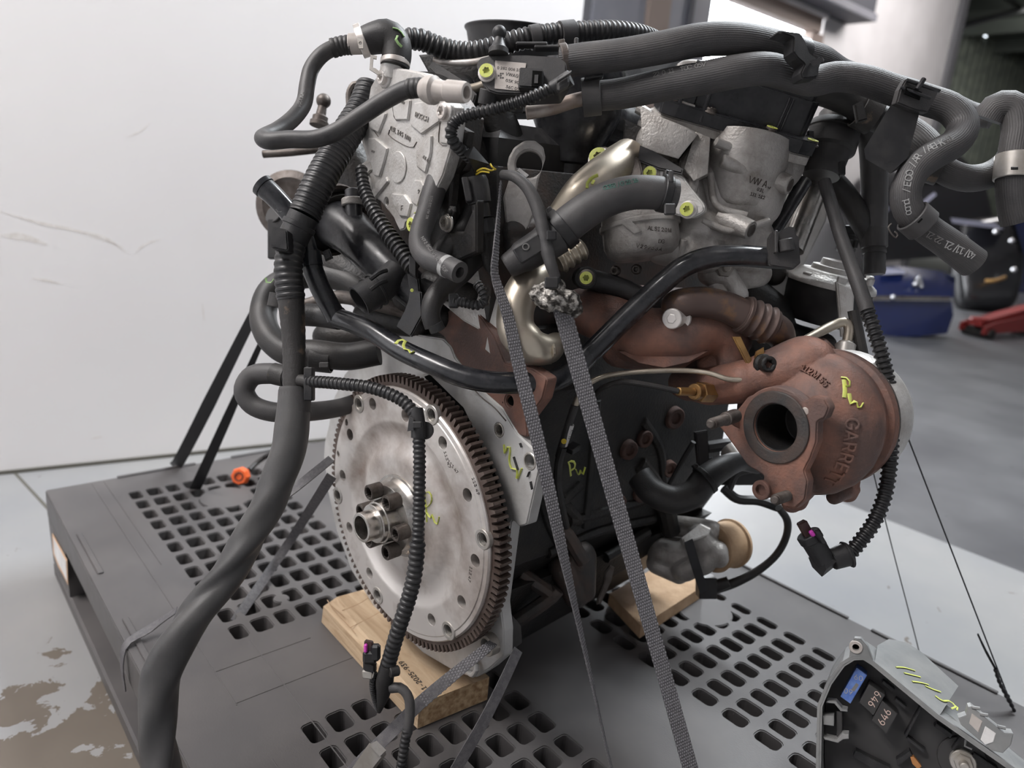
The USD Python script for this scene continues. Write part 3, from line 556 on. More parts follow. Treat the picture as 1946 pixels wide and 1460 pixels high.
# ---- turbocharger: axis along the crank, outlet towards the gearbox end
T0 = Pd(1476, 812, .62); TY = np.array([.06, 1., -.02]); TY = unit(TY)
def Th(h): return T0 + TY * h
t_prof = [(0, .0205), (-.001, .0235), (-.001, .0335), (0, .0345), (.009, .035), (.012, .031), (.018, .031), (.024, .038), (.030, .050), (.038, .058), (.050, .0625), (.062, .062), (.070, .058), (.074, .058), (.076, .0625), (.084, .0625), (.086, .056), (.087, .0205), (0, .0205)]
tur = J(lathe(T0, TY, t_prof, 64, False))
tx, tz = np.array([1., -.06, 0]), np.array([0, .02, 1.])
scroll = []
for k in range(15):
    a = math.radians(110 + k * 19); r = .019 + .009 * (1 - k / 14); R_ = .044 + .004 * (1 - k / 14); scroll.append((Th(.053) + R_ * (np.cos(a) * tx + np.sin(a) * tz), r))
tb = [[scroll[k], scroll[k + 1]] for k in range(14)]
neck = [Bn((1415, 725, .665, 42), (1350, 735, .69, 36)), Bn((1350, 735, .69, 36), (1300, 728, .72, 30)), [scroll[0], (Pd(1415, 725, .665), .018)], Bn((1395, 690, .69, 26), (1350, 690, .70, 26))]
lugs = [Bn((1545, 775, .632, 22), (1600, 790, .69, 26)), Bn((1400, 800, .632, 17), (1440, 800, .66, 24)), Bn((1512, 948, .632, 24), (1520, 900, .66, 30)), Bn((1505, 955, .64, 20), (1525, 925, .68, 26)), Bn((1462, 928, .64, 18), (1490, 900, .66, 24)),
        Bn((1610, 935, .70, 20), (1600, 900, .71, 34)), Bn((1585, 945, .68, 14), (1620, 930, .70, 14)), Bn((1672, 745, .70, 18), (1640, 760, .70, 20)), Bn((1655, 690, .71, 15), (1620, 720, .71, 20)), Bn((1675, 820, .71, 14), (1640, 820, .71, 14)), Bn((1560, 660, .70, 18), (1590, 700, .71, 24))]
body = blob(tb + neck + lugs, .005, 8)
bore = cyl(T0 - TY * .03, T0 + TY * .04, .0205, n=40)
flang = poly_slab(unary_union([Point(0, 0).buffer(.036, quad_segs=16)] + [Polygon([(0, .03), (0, -.03), q]).buffer(.0) for q in []]), T0 - TY * .001, -TY, .010, ch=.001)
tuo = obj('turbocharger', J(cut(body, bore, lathe(T0 - TY * .04, TY, [(0, 0), (0, .036), (.04, .036), (.04, 0)], 40)), tur, ), 'rust', eng, 'rust brown turbocharger turbine housing with round outlet')
# outlet flange: three-lobed plate
fo3 = T0 - TY * .0015
fl3 = slab([(1392, 845), (1372, 818), (1362, 806), (1366, 792), (1385, 785), (1402, 778), (1420, 755), (1450, 742), (1485, 740), (1515, 750), (1530, 762), (1545, 752), (1566, 756), (1576, 775), (1568, 795), (1553, 802), (1552, 840), (1540, 872), (1528, 895), (1535, 915), (1530, 950), (1510, 968), (1490, 965), (1480, 950), (1460, 938), (1448, 920), (1452, 905), (1420, 885)], fo3, -TY, .009, rnd=.003, ch=.0012)
obj('outlet_flange', cut(fl3, cyl(T0 - TY * .02, T0 + TY * .02, .0206, n=40)), 'rust', tuo)
obj('gasket_face', ring(fo3 - TY * .0004, -TY, .0312, .0208, .0012, 48), 'iron_grey', tuo, 'dark burnt gasket ring round the outlet')
obj('outlet_bore', J(ring(T0 + TY * .0, TY, .0212, .0196, .045, 40), cyl(T0 + TY * .044, T0 + TY * .046, .0205)), 'iron_black', tuo)
for x, y, x2, y2 in ((1572, 770, 1533, 781), (1398, 790, 1352, 806), (1517, 935, 1474, 950)):
    a, b = Pd(x, y, .632), Pd(x2, y2, .598); d = unit(b - a); L = np.linalg.norm(b - a)
    obj('stud', J(cyl(a, a + d * L * .45, .0060), tube([a + d * L * .4, b], .0048, 12, .0003, corr(.0012, .14)), cyl(b - d * .001, b + d * .003, .0036)), 'steel_dark' if x != 1572 else 'steel', tuo, 'threaded stud on the outlet flange' if x == 1572 else None)
obj('lug_bore', J(ring(Pl(1460, 928, fo3, -TY) - TY * .0075, -TY, .0085, .0048, .004), cyl(Pl(1460, 928, fo3, -TY) - TY * .0078, Pl(1460, 928, fo3, -TY) - TY * .0070, .005)), 'rust_dark', tuo)
tms = [body, tur]
for nm, gl, hh in (('raised_lettering', (('G', 1606, 793, 1607, 812), ('A', 1606, 815, 1604, 834), ('R', 1603, 836, 1600, 854), ('R', 1599, 856, 1594, 872), ('E', 1592, 874, 1586, 888), ('T', 1584, 889, 1576, 901), ('T', 1573, 902, 1563, 913)), .0105), ('raised_number', (('1', 1518, 702, 1523, 704), ('1', 1525, 705, 1530, 708), ('2', 1532, 708, 1539, 713), ('M', 1541, 713, 1552, 721), ('5', 1554, 723, 1560, 729), ('5', 1561, 730, 1567, 736)), .0055)):
    gs = []
    for ch, x, y, x2, y2 in gl:
        p, q = hit(x, y, *tms), hit(x2, y2, *tms)
        if p and q: gs.append(text_on(ch, p[0], q[0], unit(p[1] + q[1]), hh, .0018, True))
    obj(nm, J(*gs), 'rust', tuo, 'cast lettering GARRETT' if hh > .01 else 'cast number')
marks(tuo, ([(1598, 717), (1608, 718), (1616, 728), (1612, 737), (1606, 735)], [(1604, 722), (1606, 740), (1605, 756)], [(1614, 748), (1618, 768), (1626, 760), (1632, 778), (1640, 766)]), tms, .0020)
# bearing and compressor housing behind
cmp_ = lathe(Th(.087), TY, [(0, .0), (0, .05), (.006, .056), (.014, .059), (.026, .060), (.038, .056), (.042, .03), (.042, 0)], 48)
obj('compressor_housing', cmp_, 'aluminium', eng, 'grey compressor housing behind the turbine')
obj('clamp_band', ring(Th(.0845), TY, .0605, .055, .007, 48), 'steel_dark', eng)
obj('clamp_screw', J(cyl(Pd(1622, 885, .69), Pd(1668, 866, .71), .005), ring(Pd(1660, 869, .70), Pd(1668, 866, .71) - Pd(1622, 885, .69), .009, .005, .005)), 'steel_dark', eng)
# ---- oil feed pipe
oil = tube(W((1065, 855, .70), (1082, 805, .69), (1098, 758, .68), (1112, 735, .675), (1140, 718, .67), (1180, 710, .665), (1250, 705, .66), (1310, 705, .66), (1350, 710, .655), (1385, 721, .65), (1420, 720, .65), (1450, 695, .66), (1490, 668, .675), (1540, 641, .69), (1585, 618, .70), (1605, 612, .70), (1613, 622, .70), (1611, 645, .70), (1607, 662, .70)), [rp(13, .7), rp(13, .7), rp(10, .68), rp(10, .67), rp(10, .66), rp(11, .66), rp(15, .68), rp(19, .7), rp(19, .7)], 12)
oi = obj('oil_feed_pipe', oil, 'stainless', eng, 'thin steel oil pipe running to the turbo')
obj('union_nut', J(cyl(Pd(1607, 655, .70), Pd(1603, 690, .695), rp(38, .7), rp(32, .7)), cyl(Pd(1608, 648, .70), Pd(1605, 668, .70), rp(26, .7)), cyl(Pd(1603, 690, .695), Pd(1600, 700, .695), rp(24, .7))), 'zinc', oi, 'pale union nut on the turbo')
obj('pipe_sleeve', tube(W((1062, 868, .70), (1078, 815, .69), (1093, 770, .682)), rp(15.5, .69), 12), 'plastic_grey', oi)
obj('paper_label', tube(W((1070, 846, .697), (1083, 806, .689)), rp(17.5, .69), 14), 'white', oi, 'white sticker with a yellow dot'); obj('label_dot', cyl(Pd(1071.5, 839, .6865), Pd(1071.5, 839, .6855), .0026, n=16), 'yellow', oi)
obj('label_print', J(*[text_on('85 204', Pd(x, y, .6815), Pd(x + 9, y - 28, .6815), TOCAM, .002, .0003) for x, y in ((1076, 832), (1083, 836))]), 'print_dark', oi)
obj('clip', rbox(Pd(1088, 852, .70), [1, 0, 0], [0, 1, .3], [0, 0, 1], .012, .012, .006), 'plastic', oi)
# ---- exhaust gas temperature sensor
es = obj('exhaust_sensor', J(cyl(Pd(1352, 746, .675), Pd(1328, 745, .663), .0095, n=6), cyl(Pd(1328, 745, .663), Pd(1318, 745, .657), .0075), cyl(Pd(1318, 745, .657), Pd(1288, 744, .645), .0038)), 'brass', eng, 'brass sensor screwed into the turbo inlet')
# ---- brown exhaust gas pipe with bellows
d_ = .665
xp = tube(W((1276, 590, .69), (1290, 578, d_), (1330, 574, d_), (1375, 582, d_), (1415, 600, .665)), [rp(40, d_), rp(56, d_), rp(58, d_), rp(58, d_), rp(60, d_)], 24)
xo = obj('exhaust_gas_pipe', xp, 'rust_pipe', eng, 'heat stained brown exhaust gas pipe with bellows')
obj('bellows', tube(W((1408, 596, .665), (1442, 611, .668), (1466, 622, .67)), rp(76, .667), 28, .0008, lambda s, S: 1 - .1 * (.5 + .5 * np.cos(2 * np.pi * s / (S / 4))) ** .6), 'rust_pipe', xo)
obj('pipe_end', J(tube(W((1462, 620, .67), (1478, 630, .675), (1487, 645, .685)), [rp(62, .67), rp(60, .67), rp(50, .68)], 24), ring(Pd(1410, 597, .664), Pd(1442, 611, .667) - Pd(1410, 597, .664), rp(72, .665), rp(50, .665), .003)), 'rust_pipe', xo)
gb = slab([(1392, 640), (1408, 640), (1432, 690), (1438, 668), (1452, 660), (1455, 690), (1448, 712), (1432, 712), (1418, 690)], Pd(1425, 680, .652), unit(TOCAM + [.1, -.2, 0]), .004)
go = obj('pipe_bracket', gb, 'brass', eng, 'gold passivated bracket under the bellows')
torx(Pd(1449, 692, .648), TOCAM + np.array([.2, .1, 0]), .0072, .012, go, 'iron_black')
hexb(Pd(1456, 673, .66), TOCAM, .0035, .005, go, 'zinc')
# ---- cast aluminium exhaust gas valve body with black cover
U0 = unit([.05, 0, 1.]); d_ = .70
vb = blob([Bn((1345, 290, .72, 62), (1465, 310, .72, 62)), Bn((1385, 290, .71, 62), (1400, 385, .70, 56)), Bn((1440, 320, .71, 66), (1432, 385, .70, 54)), Bn((1415, 250, .72, 60), (1480, 280, .73, 60)),
           Bn((1350, 350, .70, 42), (1370, 440, .70, 50)), Bn((1330, 440, .69, 46), (1430, 450, .71, 40)), Bn((1360, 470, .70, 36), (1420, 490, .72, 34)), Bn((1250, 270, .70, 42), (1330, 290, .71, 46)), Bn((1245, 240, .71, 34), (1330, 260, .72, 40)),
           Bn((1300, 330, .69, 30), (1320, 420, .69, 34)), Bn((1440, 520, .73, 26), (1380, 530, .72, 26)), Bn((1350, 520, .71, 24), (1400, 545, .72, 22)), Bn((1260, 470, .69, 34), (1340, 480, .69, 40))], .0055, 10)
vbo = obj('valve_body', vb, 'aluminium_dark', eng, 'grey cast aluminium exhaust gas valve body')
bar = lathe(Pd(1425, 268, .695), unit(Pd(1392, 400, .70) - Pd(1425, 268, .695)), [(0, 0), (0, .040), (.02, .0395), (.045, .034), (.062, .029), (.066, .026), (.067, 0)], 48)
blk_ = hull(W((1217, 207, .668), (1300, 240, .655), (1326, 256, .655), (1289, 302, .655), (1221, 283, .668), (1217, 207, .71), (1326, 250, .71), (1221, 283, .71), (1289, 302, .70)))
web = hull(W((1322, 250, .66), (1350, 262, .655), (1345, 330, .655), (1318, 344, .655), (1300, 320, .66), (1322, 250, .70), (1350, 262, .70), (1345, 340, .70), (1310, 330, .70)))
for nm, mm in (('barrel', bar), ('end_block', blk_), ('web', web)): obj(nm, mm, 'aluminium_dark', vbo)
vms = [vb, bar, blk_, web]
can = lathe(Pd(1212, 398, .685), unit(Pd(1222, 485, .685) - Pd(1212, 398, .685)), [(0, 0), (0, .028), (.004, .034), (.010, .0355), (.034, .0355), (.041, .033), (.0455, .027), (.0465, 0)], 40)
obj('round_housing', can, 'aluminium_dark', vbo)
obj('rim', ring(Pd(1215, 425, .685), unit(Pd(1222, 485, .685) - Pd(1212, 398, .685)), .0375, .034, .005, 40), 'aluminium_dark', vbo)
obj('can_wedge', hull(W((1180, 425, .655), (1195, 415, .65), (1220, 440, .648), (1205, 445, .65), (1200, 420, .67))), 'aluminium_dark', vbo)
# cast ribs
for q, r in (([(1212, 205, .70), (1262, 235, .695), (1330, 262, .69)], 11), ([(1330, 262, .685), (1300, 318, .675), (1318, 336, .672), (1312, 372, .67)], 11), ([(1262, 232, .69), (1255, 275, .69)], 7), ([(1360, 270, .665), (1440, 300, .675), (1510, 318, .70)], 9), ([(1372, 305, .665), (1430, 328, .67), (1440, 300, .68)], 12), ([(1350, 330, .675), (1362, 390, .67), (1420, 410, .665)], 7), ([(1335, 420, .67), (1390, 440, .665), (1460, 420, .68)], 7), ([(1300, 455, .67), (1290, 500, .68)], 7)):
    obj('cast_rib', tube(W(*q), rp(2 * r, .68), 10, .006), 'aluminium_dark', vbo)
for a, b, r in (((1450, 338, .69), (1502, 352, .675), 21), ((1370, 415, .68), (1428, 438, .66), 21)):
    p, q = Pd(*a), Pd(*b); obj('boss', J(cyl(p, q, rp(2 * r + 6, .68), rp(2 * r - 6, .68)),), 'aluminium_dark', vbo); n = unit(q - p); obj('boss_bore', J(ring(q - n * .001, n, .0062, .0035, .0016, 20), cyl(q, q + n * .0003, .0036)), 'steel_dark', vbo)
for tx_, a_, b_, h in (('VW AG', (1420, 346), (1466, 360), .0058), ('03L', (1437, 362), (1452, 367), .003), ('131 512', (1424, 371), (1452, 379), .003)):
    lm = letters(tx_, a_, b_, vms, h, .0007)
    if lm is not None: obj('cast_lettering', lm, 'steel_dark', vbo, 'cast lettering VW AG' if h > .005 else None)
for tx_, a_, b_ in (('ALSI20M', (1230, 437), (1276, 442)), ('DG', (1250, 462), (1262, 463)), ('V29733A', (1208, 470), (1258, 477))):
    lm = letters(tx_, a_, b_, [can], .0036, .0006)
    if lm is not None: obj('cast_lettering', lm, 'steel_dark', vbo)
# flange, cover
ca, cb_ = Pd(1258, 198, .668), Pd(1547, 292, .672); cu = unit(cb_ - ca); vw = unit(ray(1400, 240)); cn = unit(np.cross(cu, vw)); cn = cn if cn[2] > 0 else -cn; cn = unit(cn - .13 * vw); cv = np.cross(cn, cu); cv = cv if cv @ vw > 0 else -cv
CL = np.linalg.norm(cb_ - ca)
def cplate(pts, k, th, ch=.0012, r=.003):
    P3 = [ca + cu * u * CL + cv * v for u, v in pts]; o = ca + cn * k; pg = Polygon(to2(P3, o, cn)).buffer(-r).buffer(2 * r, quad_segs=5).buffer(-r, quad_segs=5); return poly_slab(pg, o, cn, th, ch=ch)
fpts = [(0, .0), (.1, -.004), (.30, -.002), (.62, -.001), (.9, -.004), (1.0, .002), (1.02, .03), (.95, .06), (.5, .075), (.05, .07), (-.03, .03)]
obj('cover_flange', cplate(fpts, .0055, .0125), 'plastic_gloss', vbo, 'black plastic cover flange')
obj('alu_flange', cplate([(u * .99 + .005, v + .002) for u, v in fpts], -.0078, .0085), 'aluminium_dark', vbo)
obj('black_cover', cplate([(.16, .010), (.28, .007), (.62, .010), (.90, .010), (.945, .022), (.93, .05), (.5, .062), (.12, .05)], .040, .036, .004, .005), 'plastic_gloss', vbo, 'glossy black plastic cover', smooth=40)
obj('cover_step', cplate([(.10, .008), (.20, .006), (.22, .05), (.08, .05)], .022, .018, .002, .002), 'plastic_gloss', vbo)
for u, v, pm in ((.06, .006, None), (.30, .003, None), (.70, .004, 'mark'), (.975, .008, 'mark')): torx(ca + cu * u * CL + cv * v + cn * .0058, cn, .0055, .004, vbo, 'steel_dark', pm, name='cover_screw')
obj('clip_strip', ribbon([ca + cu * CL * u + cv * .004 + cn * .0066 for u in (.02, .2)], .005, .0012, cn), 'zinc', vbo)
for u in (.1, .26): obj('cover_ridge', tube([ca + cu * u * CL - cv * .002 - cn * .004, ca + cu * u * CL + cv * .004 + cn * .020], .002, 8), 'plastic_gloss', vbo)
for u in (.74, .765): obj('cover_ridge', tube([ca + cu * u * CL + cv * .0095 + cn * .008, ca + cu * u * CL + cv * .0095 + cn * .037], .0012, 8), 'plastic_gloss', vbo)
# coolant elbow flange on the valve body
ef = unit([.35, -.85, .1]); eo = Pd(1290, 380, .655)
obj('coolant_flange', slab([(1225, 338), (1236, 322), (1262, 322), (1296, 334), (1312, 356), (1338, 388), (1340, 402), (1318, 414), (1296, 412), (1262, 402), (1240, 380)], eo, ef, .009, rnd=.004), 'aluminium', vbo, 'aluminium flange of the coolant stub')
for x, y in ((1308, 399), (1238, 331)): torx(Pl(x, y, eo, ef), ef, .0065, .006, vbo, 'steel', 'mark', name='flange_screw')
# ---- stainless exhaust gas cooler pipes
sp = obj('gas_cooler_pipe', tube(W((1195, 300, .69), (1172, 318, .675), (1140, 340, .66), (1105, 370, .655), (1070, 415, .66)), [rp(76, .67), rp(82, .665), rp(78, .655), rp(74, .66), rp(66, .66)], 28), 'stainless', eng, 'pale stainless steel exhaust gas pipe')
gn = unit([.35, -.75, .35]); go_ = Pd(1170, 310, .668)
obj('pipe_flange', slab([(1120, 295), (1128, 280), (1150, 278), (1180, 285), (1215, 300), (1222, 330), (1210, 348), (1190, 330), (1160, 315), (1138, 318)], go_, gn, .006, rnd=.004), 'steel_dark', sp)
torx(Pl(1140, 304, go_, gn), gn, .0088, .008, sp, 'steel', 'mark', name='flange_screw')
obj('collar', tube(W((1186, 296, .672), (1204, 312, .672), (1206, 335, .672)), rp(9, .67), 8), 'stainless', sp)
marks(sp, ([(1116, 358), (1117, 348), (1124, 340), (1136, 334)], [(1124, 350), (1128, 343)]), [tube(W((1195, 300, .69), (1172, 318, .675), (1140, 340, .66), (1105, 370, .655), (1070, 415, .66)), [rp(76, .67), rp(82, .665), rp(78, .655), rp(74, .66), rp(66, .66)], 28)], .0022)
lp = obj('gas_cooler_pipe', tube(W((1030, 520, .65), (998, 548, .635), (980, 590, .63), (982, 628, .628), (1008, 658, .628), (1040, 664, .635), (1058, 650, .65)), [rp(66, .65), rp(70, .635), rp(70, .63), rp(72, .63), rp(74, .63), rp(58, .64), rp(40, .65)], 28), 'stainless', eng, 'stainless steel pipe bend behind the straps')
obj('pipe_seam', tube(W((1046, 690, .634), (1054, 668, .62), (1045, 640, .632)), .0016, 6), 'stainless', lp)
obj('bellows', tube(W((1060, 500, .665), (1108, 470, .67)), rp(48, .667), 24, .0008, lambda s, S: 1 - .22 * (.5 + .5 * np.cos(2 * np.pi * s / (S / 4)))), 'stainless', lp)
# ---- black round housing under the hoses
oh = Pd(1078, 370, .75)
obj('filter_housing', lathe(oh - ZN * .01, ZN, [(0, 0), (0, .0235), (.006, .0245), (.010, .0225), (.026, .0225), (.028, .0245), (.040, .0245), (.042, .030), (.046, .031), (.060, .033), (.085, .044), (.118, .047), (.135, .043), (.140, 0)], 48), 'plastic_gloss', eng, 'black plastic filter housing under the hoses')
obj('housing_side', blob([Bn((1130, 230, .76, 56), (1180, 250, .78, 50)), Bn((1140, 280, .77, 40), (1180, 330, .78, 40)), Bn((1200, 290, .78, 40), (1190, 360, .78, 36))], .007, 6), 'plastic_gloss', eng)
obj('bracket', slab([(1185, 225), (1228, 245), (1226, 300), (1200, 330), (1182, 320)], Pd(1205, 280, .705), unit([.5, -.8, .1]), .003), 'iron_black', eng)
obj('heat_shield_tongue', slab([(1216, 275), (1240, 285), (1298, 320), (1296, 330), (1250, 320), (1212, 305)], Pd(1255, 305, .655), unit([.4, -.7, .4]), .003), 'plastic_grey', eng)
# ---- lifting eye
le = slab([(964, 312), (967, 298), (977, 280), (997, 267), (1017, 267), (1033, 280), (1037, 300), (1031, 319), (1024, 340), (1018, 372), (1016, 404), (1004, 435), (990, 449), (966, 452), (960, 415), (956, 376), (967, 342)], Pd(1000, 350, .645), unit([.72, -.62, .1]), .009, holes=[(1006, 312, .0116)], rnd=.003)
obj('lifting_eye', le, 'aluminium_dark', eng, 'worn cast lifting eye with a round hole')
obj('eye_foot', blob([Bn((975, 440, .66, 26), (1010, 440, .67, 30)), Bn((970, 410, .668, 16), (980, 470, .66, 24))]), 'iron_grey', eng)
# ---- vacuum pump (aluminium cover) at the gearbox end
po = E(-.01, -.006, .33)
pc = slab([(720, 137), (726, 130), (738, 128), (770, 131), (800, 137), (826, 152), (845, 185), (860, 203), (862, 231), (856, 283), (841, 334), (820, 376), (797, 403), (787, 423), (771, 423), (768, 436), (759, 439), (752, 425), (748, 415), (722, 382), (702, 372), (692, 344), (684, 313), (697, 303), (687, 270), (681, 239), (697, 205), (704, 164), (712, 150)], po, YN, .012, rnd=.002, holes=[(734, 384, .0035)])
pu = obj('vacuum_pump', pc, 'aluminium', eng, 'aluminium pump cover with raised pads and lettering')
obj('pump_body', slab([(716, 165), (800, 150), (842, 215), (832, 320), (775, 405), (728, 372), (705, 300), (698, 240)], po - YN * .012, YN, .045), 'iron_grey', pu, 'dark pump body behind the cover')
def pad(q, name='raised_pad', k=.0022, m='aluminium'): return obj(name, slab(q, po + YN * k, YN, k + .0005, rnd=.0012, ch=.0008), m, pu)
Z1 = lambda L: [(440 + x / 3.892, y / 3.892) for x, y in L]
Z5 = lambda L: [(440 + x / 3.892, 300 + y / 3.892) for x, y in L]
pad(Z1([(1185, 745), (1320, 735), (1300, 890), (1212, 890), (1195, 850)])); pad(Z1([(1345, 760), (1520, 735), (1535, 900), (1400, 995), (1322, 930)]))
pad(Z1([(1478, 990), (1362, 1110), (1368, 1235), (1430, 1285), (1470, 1130)])); pad(Z1([(1005, 1020), (1060, 1020), (1150, 1095), (1125, 1200), (1090, 1310), (1050, 1300), (1015, 1160)]))
pad(Z1([(1145, 825), (1060, 870), (1010, 900), (1020, 950), (1085, 985)])); pad(Z5([(1350, 160), (1318, 230), (1328, 330), (1372, 362), (1420, 205), (1400, 165)])); pad(Z5([(1178, 260), (1275, 270), (1325, 340), (1300, 440), (1240, 432), (1190, 340)]))
pad(Z5([(1140, 135), (1155, 175), (1050, 310), (1020, 290)])); pad(Z5([(960, 40), (1010, 30), (1030, 90), (975, 150)])); pad(Z5([(1450, 205), (1490, 215), (1440, 330), (1412, 390)])); pad(Z1([(1555, 880), (1620, 900), (1600, 1070), (1540, 1060)]))
obj('round_pad', cyl(Pl(757, 318, po, YN), Pl(757, 318, po, YN) + YN * .0014, .0142, n=40), 'aluminium', pu)
obj('groove', J(*[tube([Pl(x, y, po + YN * .0003, YN) for x, y in q], .0006, 5, .006, flat=.5) for q in (Z1([(1545, 880), (1535, 1060), (1590, 1080)]), Z1([(1005, 900), (1085, 1010)]), Z1([(1170, 960), (1155, 985), (1345, 1090), (1370, 1050)]), Z1([(1190, 760), (1210, 885), (1275, 885)]))]), 'steel_dark', pu)
def ptxt(s, a, b, h, k=.0024): obj('cast_lettering', text_on(s, Pl(*a, po + YN * k, YN), Pl(*b, po + YN * k, YN), YN, h, .0007), 'aluminium_dark', pu, f'cast lettering {s}' if s == 'BOSCH' else None)  # letters toned darker than the cover to carry their shadow
ptxt('BOSCH', (788, 222), (816, 234), .0045); ptxt('03L 145 100', (741, 247), (784, 272), .0042, .0003); ptxt('vooo', (756, 192), (776, 203), .0035); ptxt('PVP', (706, 289), (716, 293), .0022); ptxt('F', (761, 400), (770, 402), .005); ptxt('9', (793, 367), (799, 370), .004); ptxt('63 41', (803, 300), (812, 308), .003)
for x, y, pn in ((731, 148, None), (846, 213, None), (697, 351, 'mark'), (789, 427, 'mark')):
    p = Pl(x, y, po + YN * .001, YN); obj('screw_boss', cyl(p - YN * .004, p + YN * .001, .0092, n=28), 'aluminium', pu); torx(p, YN, .0066, .005, pu, 'steel', pn, name='pump_screw')
obj('crayon_dab', stroke([Pl(x, y, po + YN * .002, YN) for x, y in ((790, 405), (798, 402))], .002), 'mark', pu)
obj('pump_neck', cyl(Pd(744, 150, .672), Pd(748, 122, .668), rp(48, .665)), 'aluminium', pu)
# dark bracket right of the pump
obj('stay_plate', slab([(862, 235), (888, 250), (880, 300), (860, 330), (850, 440), (880, 440), (905, 380), (905, 480), (860, 500), (820, 460), (815, 400), (845, 330)], E(0, .006, 0), YN, .008), 'iron_black', eng, 'black bracket beside the pump')
torx(Pk(1, 851, 424, .004), YN, .0065, .005, eng, 'zinc', None, name='bracket_screw'); hexb(Pk(1, 862, 402, .004), YN, .005, .003, eng, 'iron_black')
obj('greasy_casting', blob([Bn((880, 250, .68, 34), (895, 350, .69, 44)), Bn((900, 300, .69, 40), (930, 430, .70, 46)), Bn((860, 380, .70, 30), (900, 470, .70, 40)), Bn((940, 200, .68, 30), (960, 260, .69, 34)), Bn((820, 540, .69, 26), (890, 560, .68, 24)), Bn((780, 200, .72, 60), (870, 180, .72, 40))], .006, 6), 'iron_black', eng, 'greasy black casting beside the pump')
# ---- MAP sensor
mn = unit([.62, -.74, .28]); mo = Pd(960, 145, .60)
ms = obj('pressure_sensor', slab([(905, 122), (912, 110), (930, 105), (1000, 104), (1060, 108), (1076, 118), (1078, 150), (1062, 176), (1000, 180), (945, 178), (927, 172), (915, 155)], mo, mn, .022, rnd=.003), 'plastic_grey', eng, 'dark plastic pressure sensor with a silver label')
obj('label_plate', slab([(941, 115), (1000, 120), (992, 173), (940, 168)], mo + mn * .0008, mn, .001, ch=0), 'beige', ms, 'silver printed label')
for i, (s, h) in enumerate((('0 281 006 102', .0022), ('VWAG DE', .0026), ('03K 906 051', .0024), ('36C 051', .0024))):
    yy = 131 + i * 12; obj('label_print', text_on(s, Pl(944 if i == 0 else 960, yy, mo + mn * .0009, mn), Pl(980, yy + 4, mo + mn * .0009, mn), mn, h, .0003), 'print_dark', ms)
obj('label_print', J(*[poly_slab(sbox(0, 0, .0012, .0012), Pl(946 + 4 * i, 141 + 4 * j, mo + mn * .001, mn), mn, .0003) for i in range(3) for j in range(3) if (i * 3 + j * 2) % 4]), 'print_dark', ms)
soc = slab([(988, 127), (1032, 130), (1030, 168), (984, 165)], mo + mn * .010, mn, .010, rnd=.001); obj('connector_socket', soc, 'plastic', ms)
obj('socket_hole', slab([(1012, 134), (1030, 135), (1028, 165), (1010, 164)], mo + mn * .0104, mn, .001), 'hole', ms); obj('socket_tongue', slab([(1016, 142), (1023, 142), (1022, 158), (1015, 158)], mo + mn * .0112, mn, .002), 'plastic_grey', ms)
obj('sensor_stub', J(cyl(Pd(930, 170, .61), Pd(925, 200, .615), rp(36, .61)), cyl(Pd(985, 178, .615), Pd(982, 215, .62), rp(24, .61))), 'plastic', ms)
torx(Pl(926, 139, mo, mn), mn, .0062, .005, ms, 'steel', 'mark', name='sensor_screw')
bs = Pd(949, 62, .60); obj('ball_stud', J(trimesh.creation.icosphere(3, rp(27, .6)).apply_translation(bs), lathe(Pd(947, 103, .6), unit(bs - Pd(947, 103, .6)), [(0, 0), (0, rp(38, .6)), (.004, rp(38, .6)), (.006, rp(28, .6)), (.012, rp(18, .6)), (.0175, rp(15, .6)), (.0178, 0)], 24)), 'plastic', ms, 'black ball stud')
# ---- shallow black funnel behind
fc = Pd(980, 84, .92)
fu = [(-.030, 0), (-.030, .055), (-.01, .058), (.010, .0625), (.0135, .0655), (.015, .0655), (.0145, .063), (.008, .060), (-.02, .054), (-.022, 0)]
obj('intake_funnel', lathe(fc, ZN, fu, 56), 'plastic', eng, 'round black plastic intake mouth')
# ---- vacuum valve capsule
va = Pd(1588, 222, .74); vd = unit(Pd(1556, 352, .735) - va); L = np.linalg.norm(Pd(1556, 352, .735) - va)
k_ = .735 / FP
obj('vacuum_valve', lathe(va - vd * .004, vd, [(0, 0), (0, 28 * k_), (.003, 31 * k_), (.013, 32 * k_), (.0135, 44 * k_), (.019, 50 * k_), (.022, 51 * k_), (.0225, 48 * k_), (.026, 48 * k_), (.0265, 52 * k_), (.040, 50 * k_), (.042, 42 * k_), (.064, 36 * k_), (.068, 33 * k_), (.069, 0)], 40), 'plastic_grey', eng, 'black plastic vacuum capsule with stepped rings')
for x, y in ((1600, 320), (1540, 262)): obj('valve_clip', rbox(Pd(x, y, .70), R0[0], R0[1], R0[2], .006, .014, .004), 'plastic', eng)
obj('black_rod', tube(W((1528, 345, .73), (1490, 410, .72), (1448, 478, .715)), [rp(30, .73), rp(26, .72), rp(24, .715)], 16), 'pipe_black', eng)
obj('chrome_tube', tube(W((1562, 330, .76), (1530, 410, .755), (1505, 475, .75)), rp(44, .755), 24), 'steel_bright', eng, 'shiny chromed tube beside the black rod')
obj('heat_shield', slab([(1395, 350), (1540, 300), (1585, 330), (1570, 420), (1500, 560), (1420, 580), (1360, 540)], Pd(1470, 430, .80), unit([.6, -.75, .2]), .003), 'alu_plate', eng, 'pale sheet heat shield')
obj('shield_tab', slab([(1456, 408), (1500, 410), (1498, 436), (1450, 434)], Pd(1475, 420, .775), unit([.6, -.75, .2]), .002), 'white', eng)
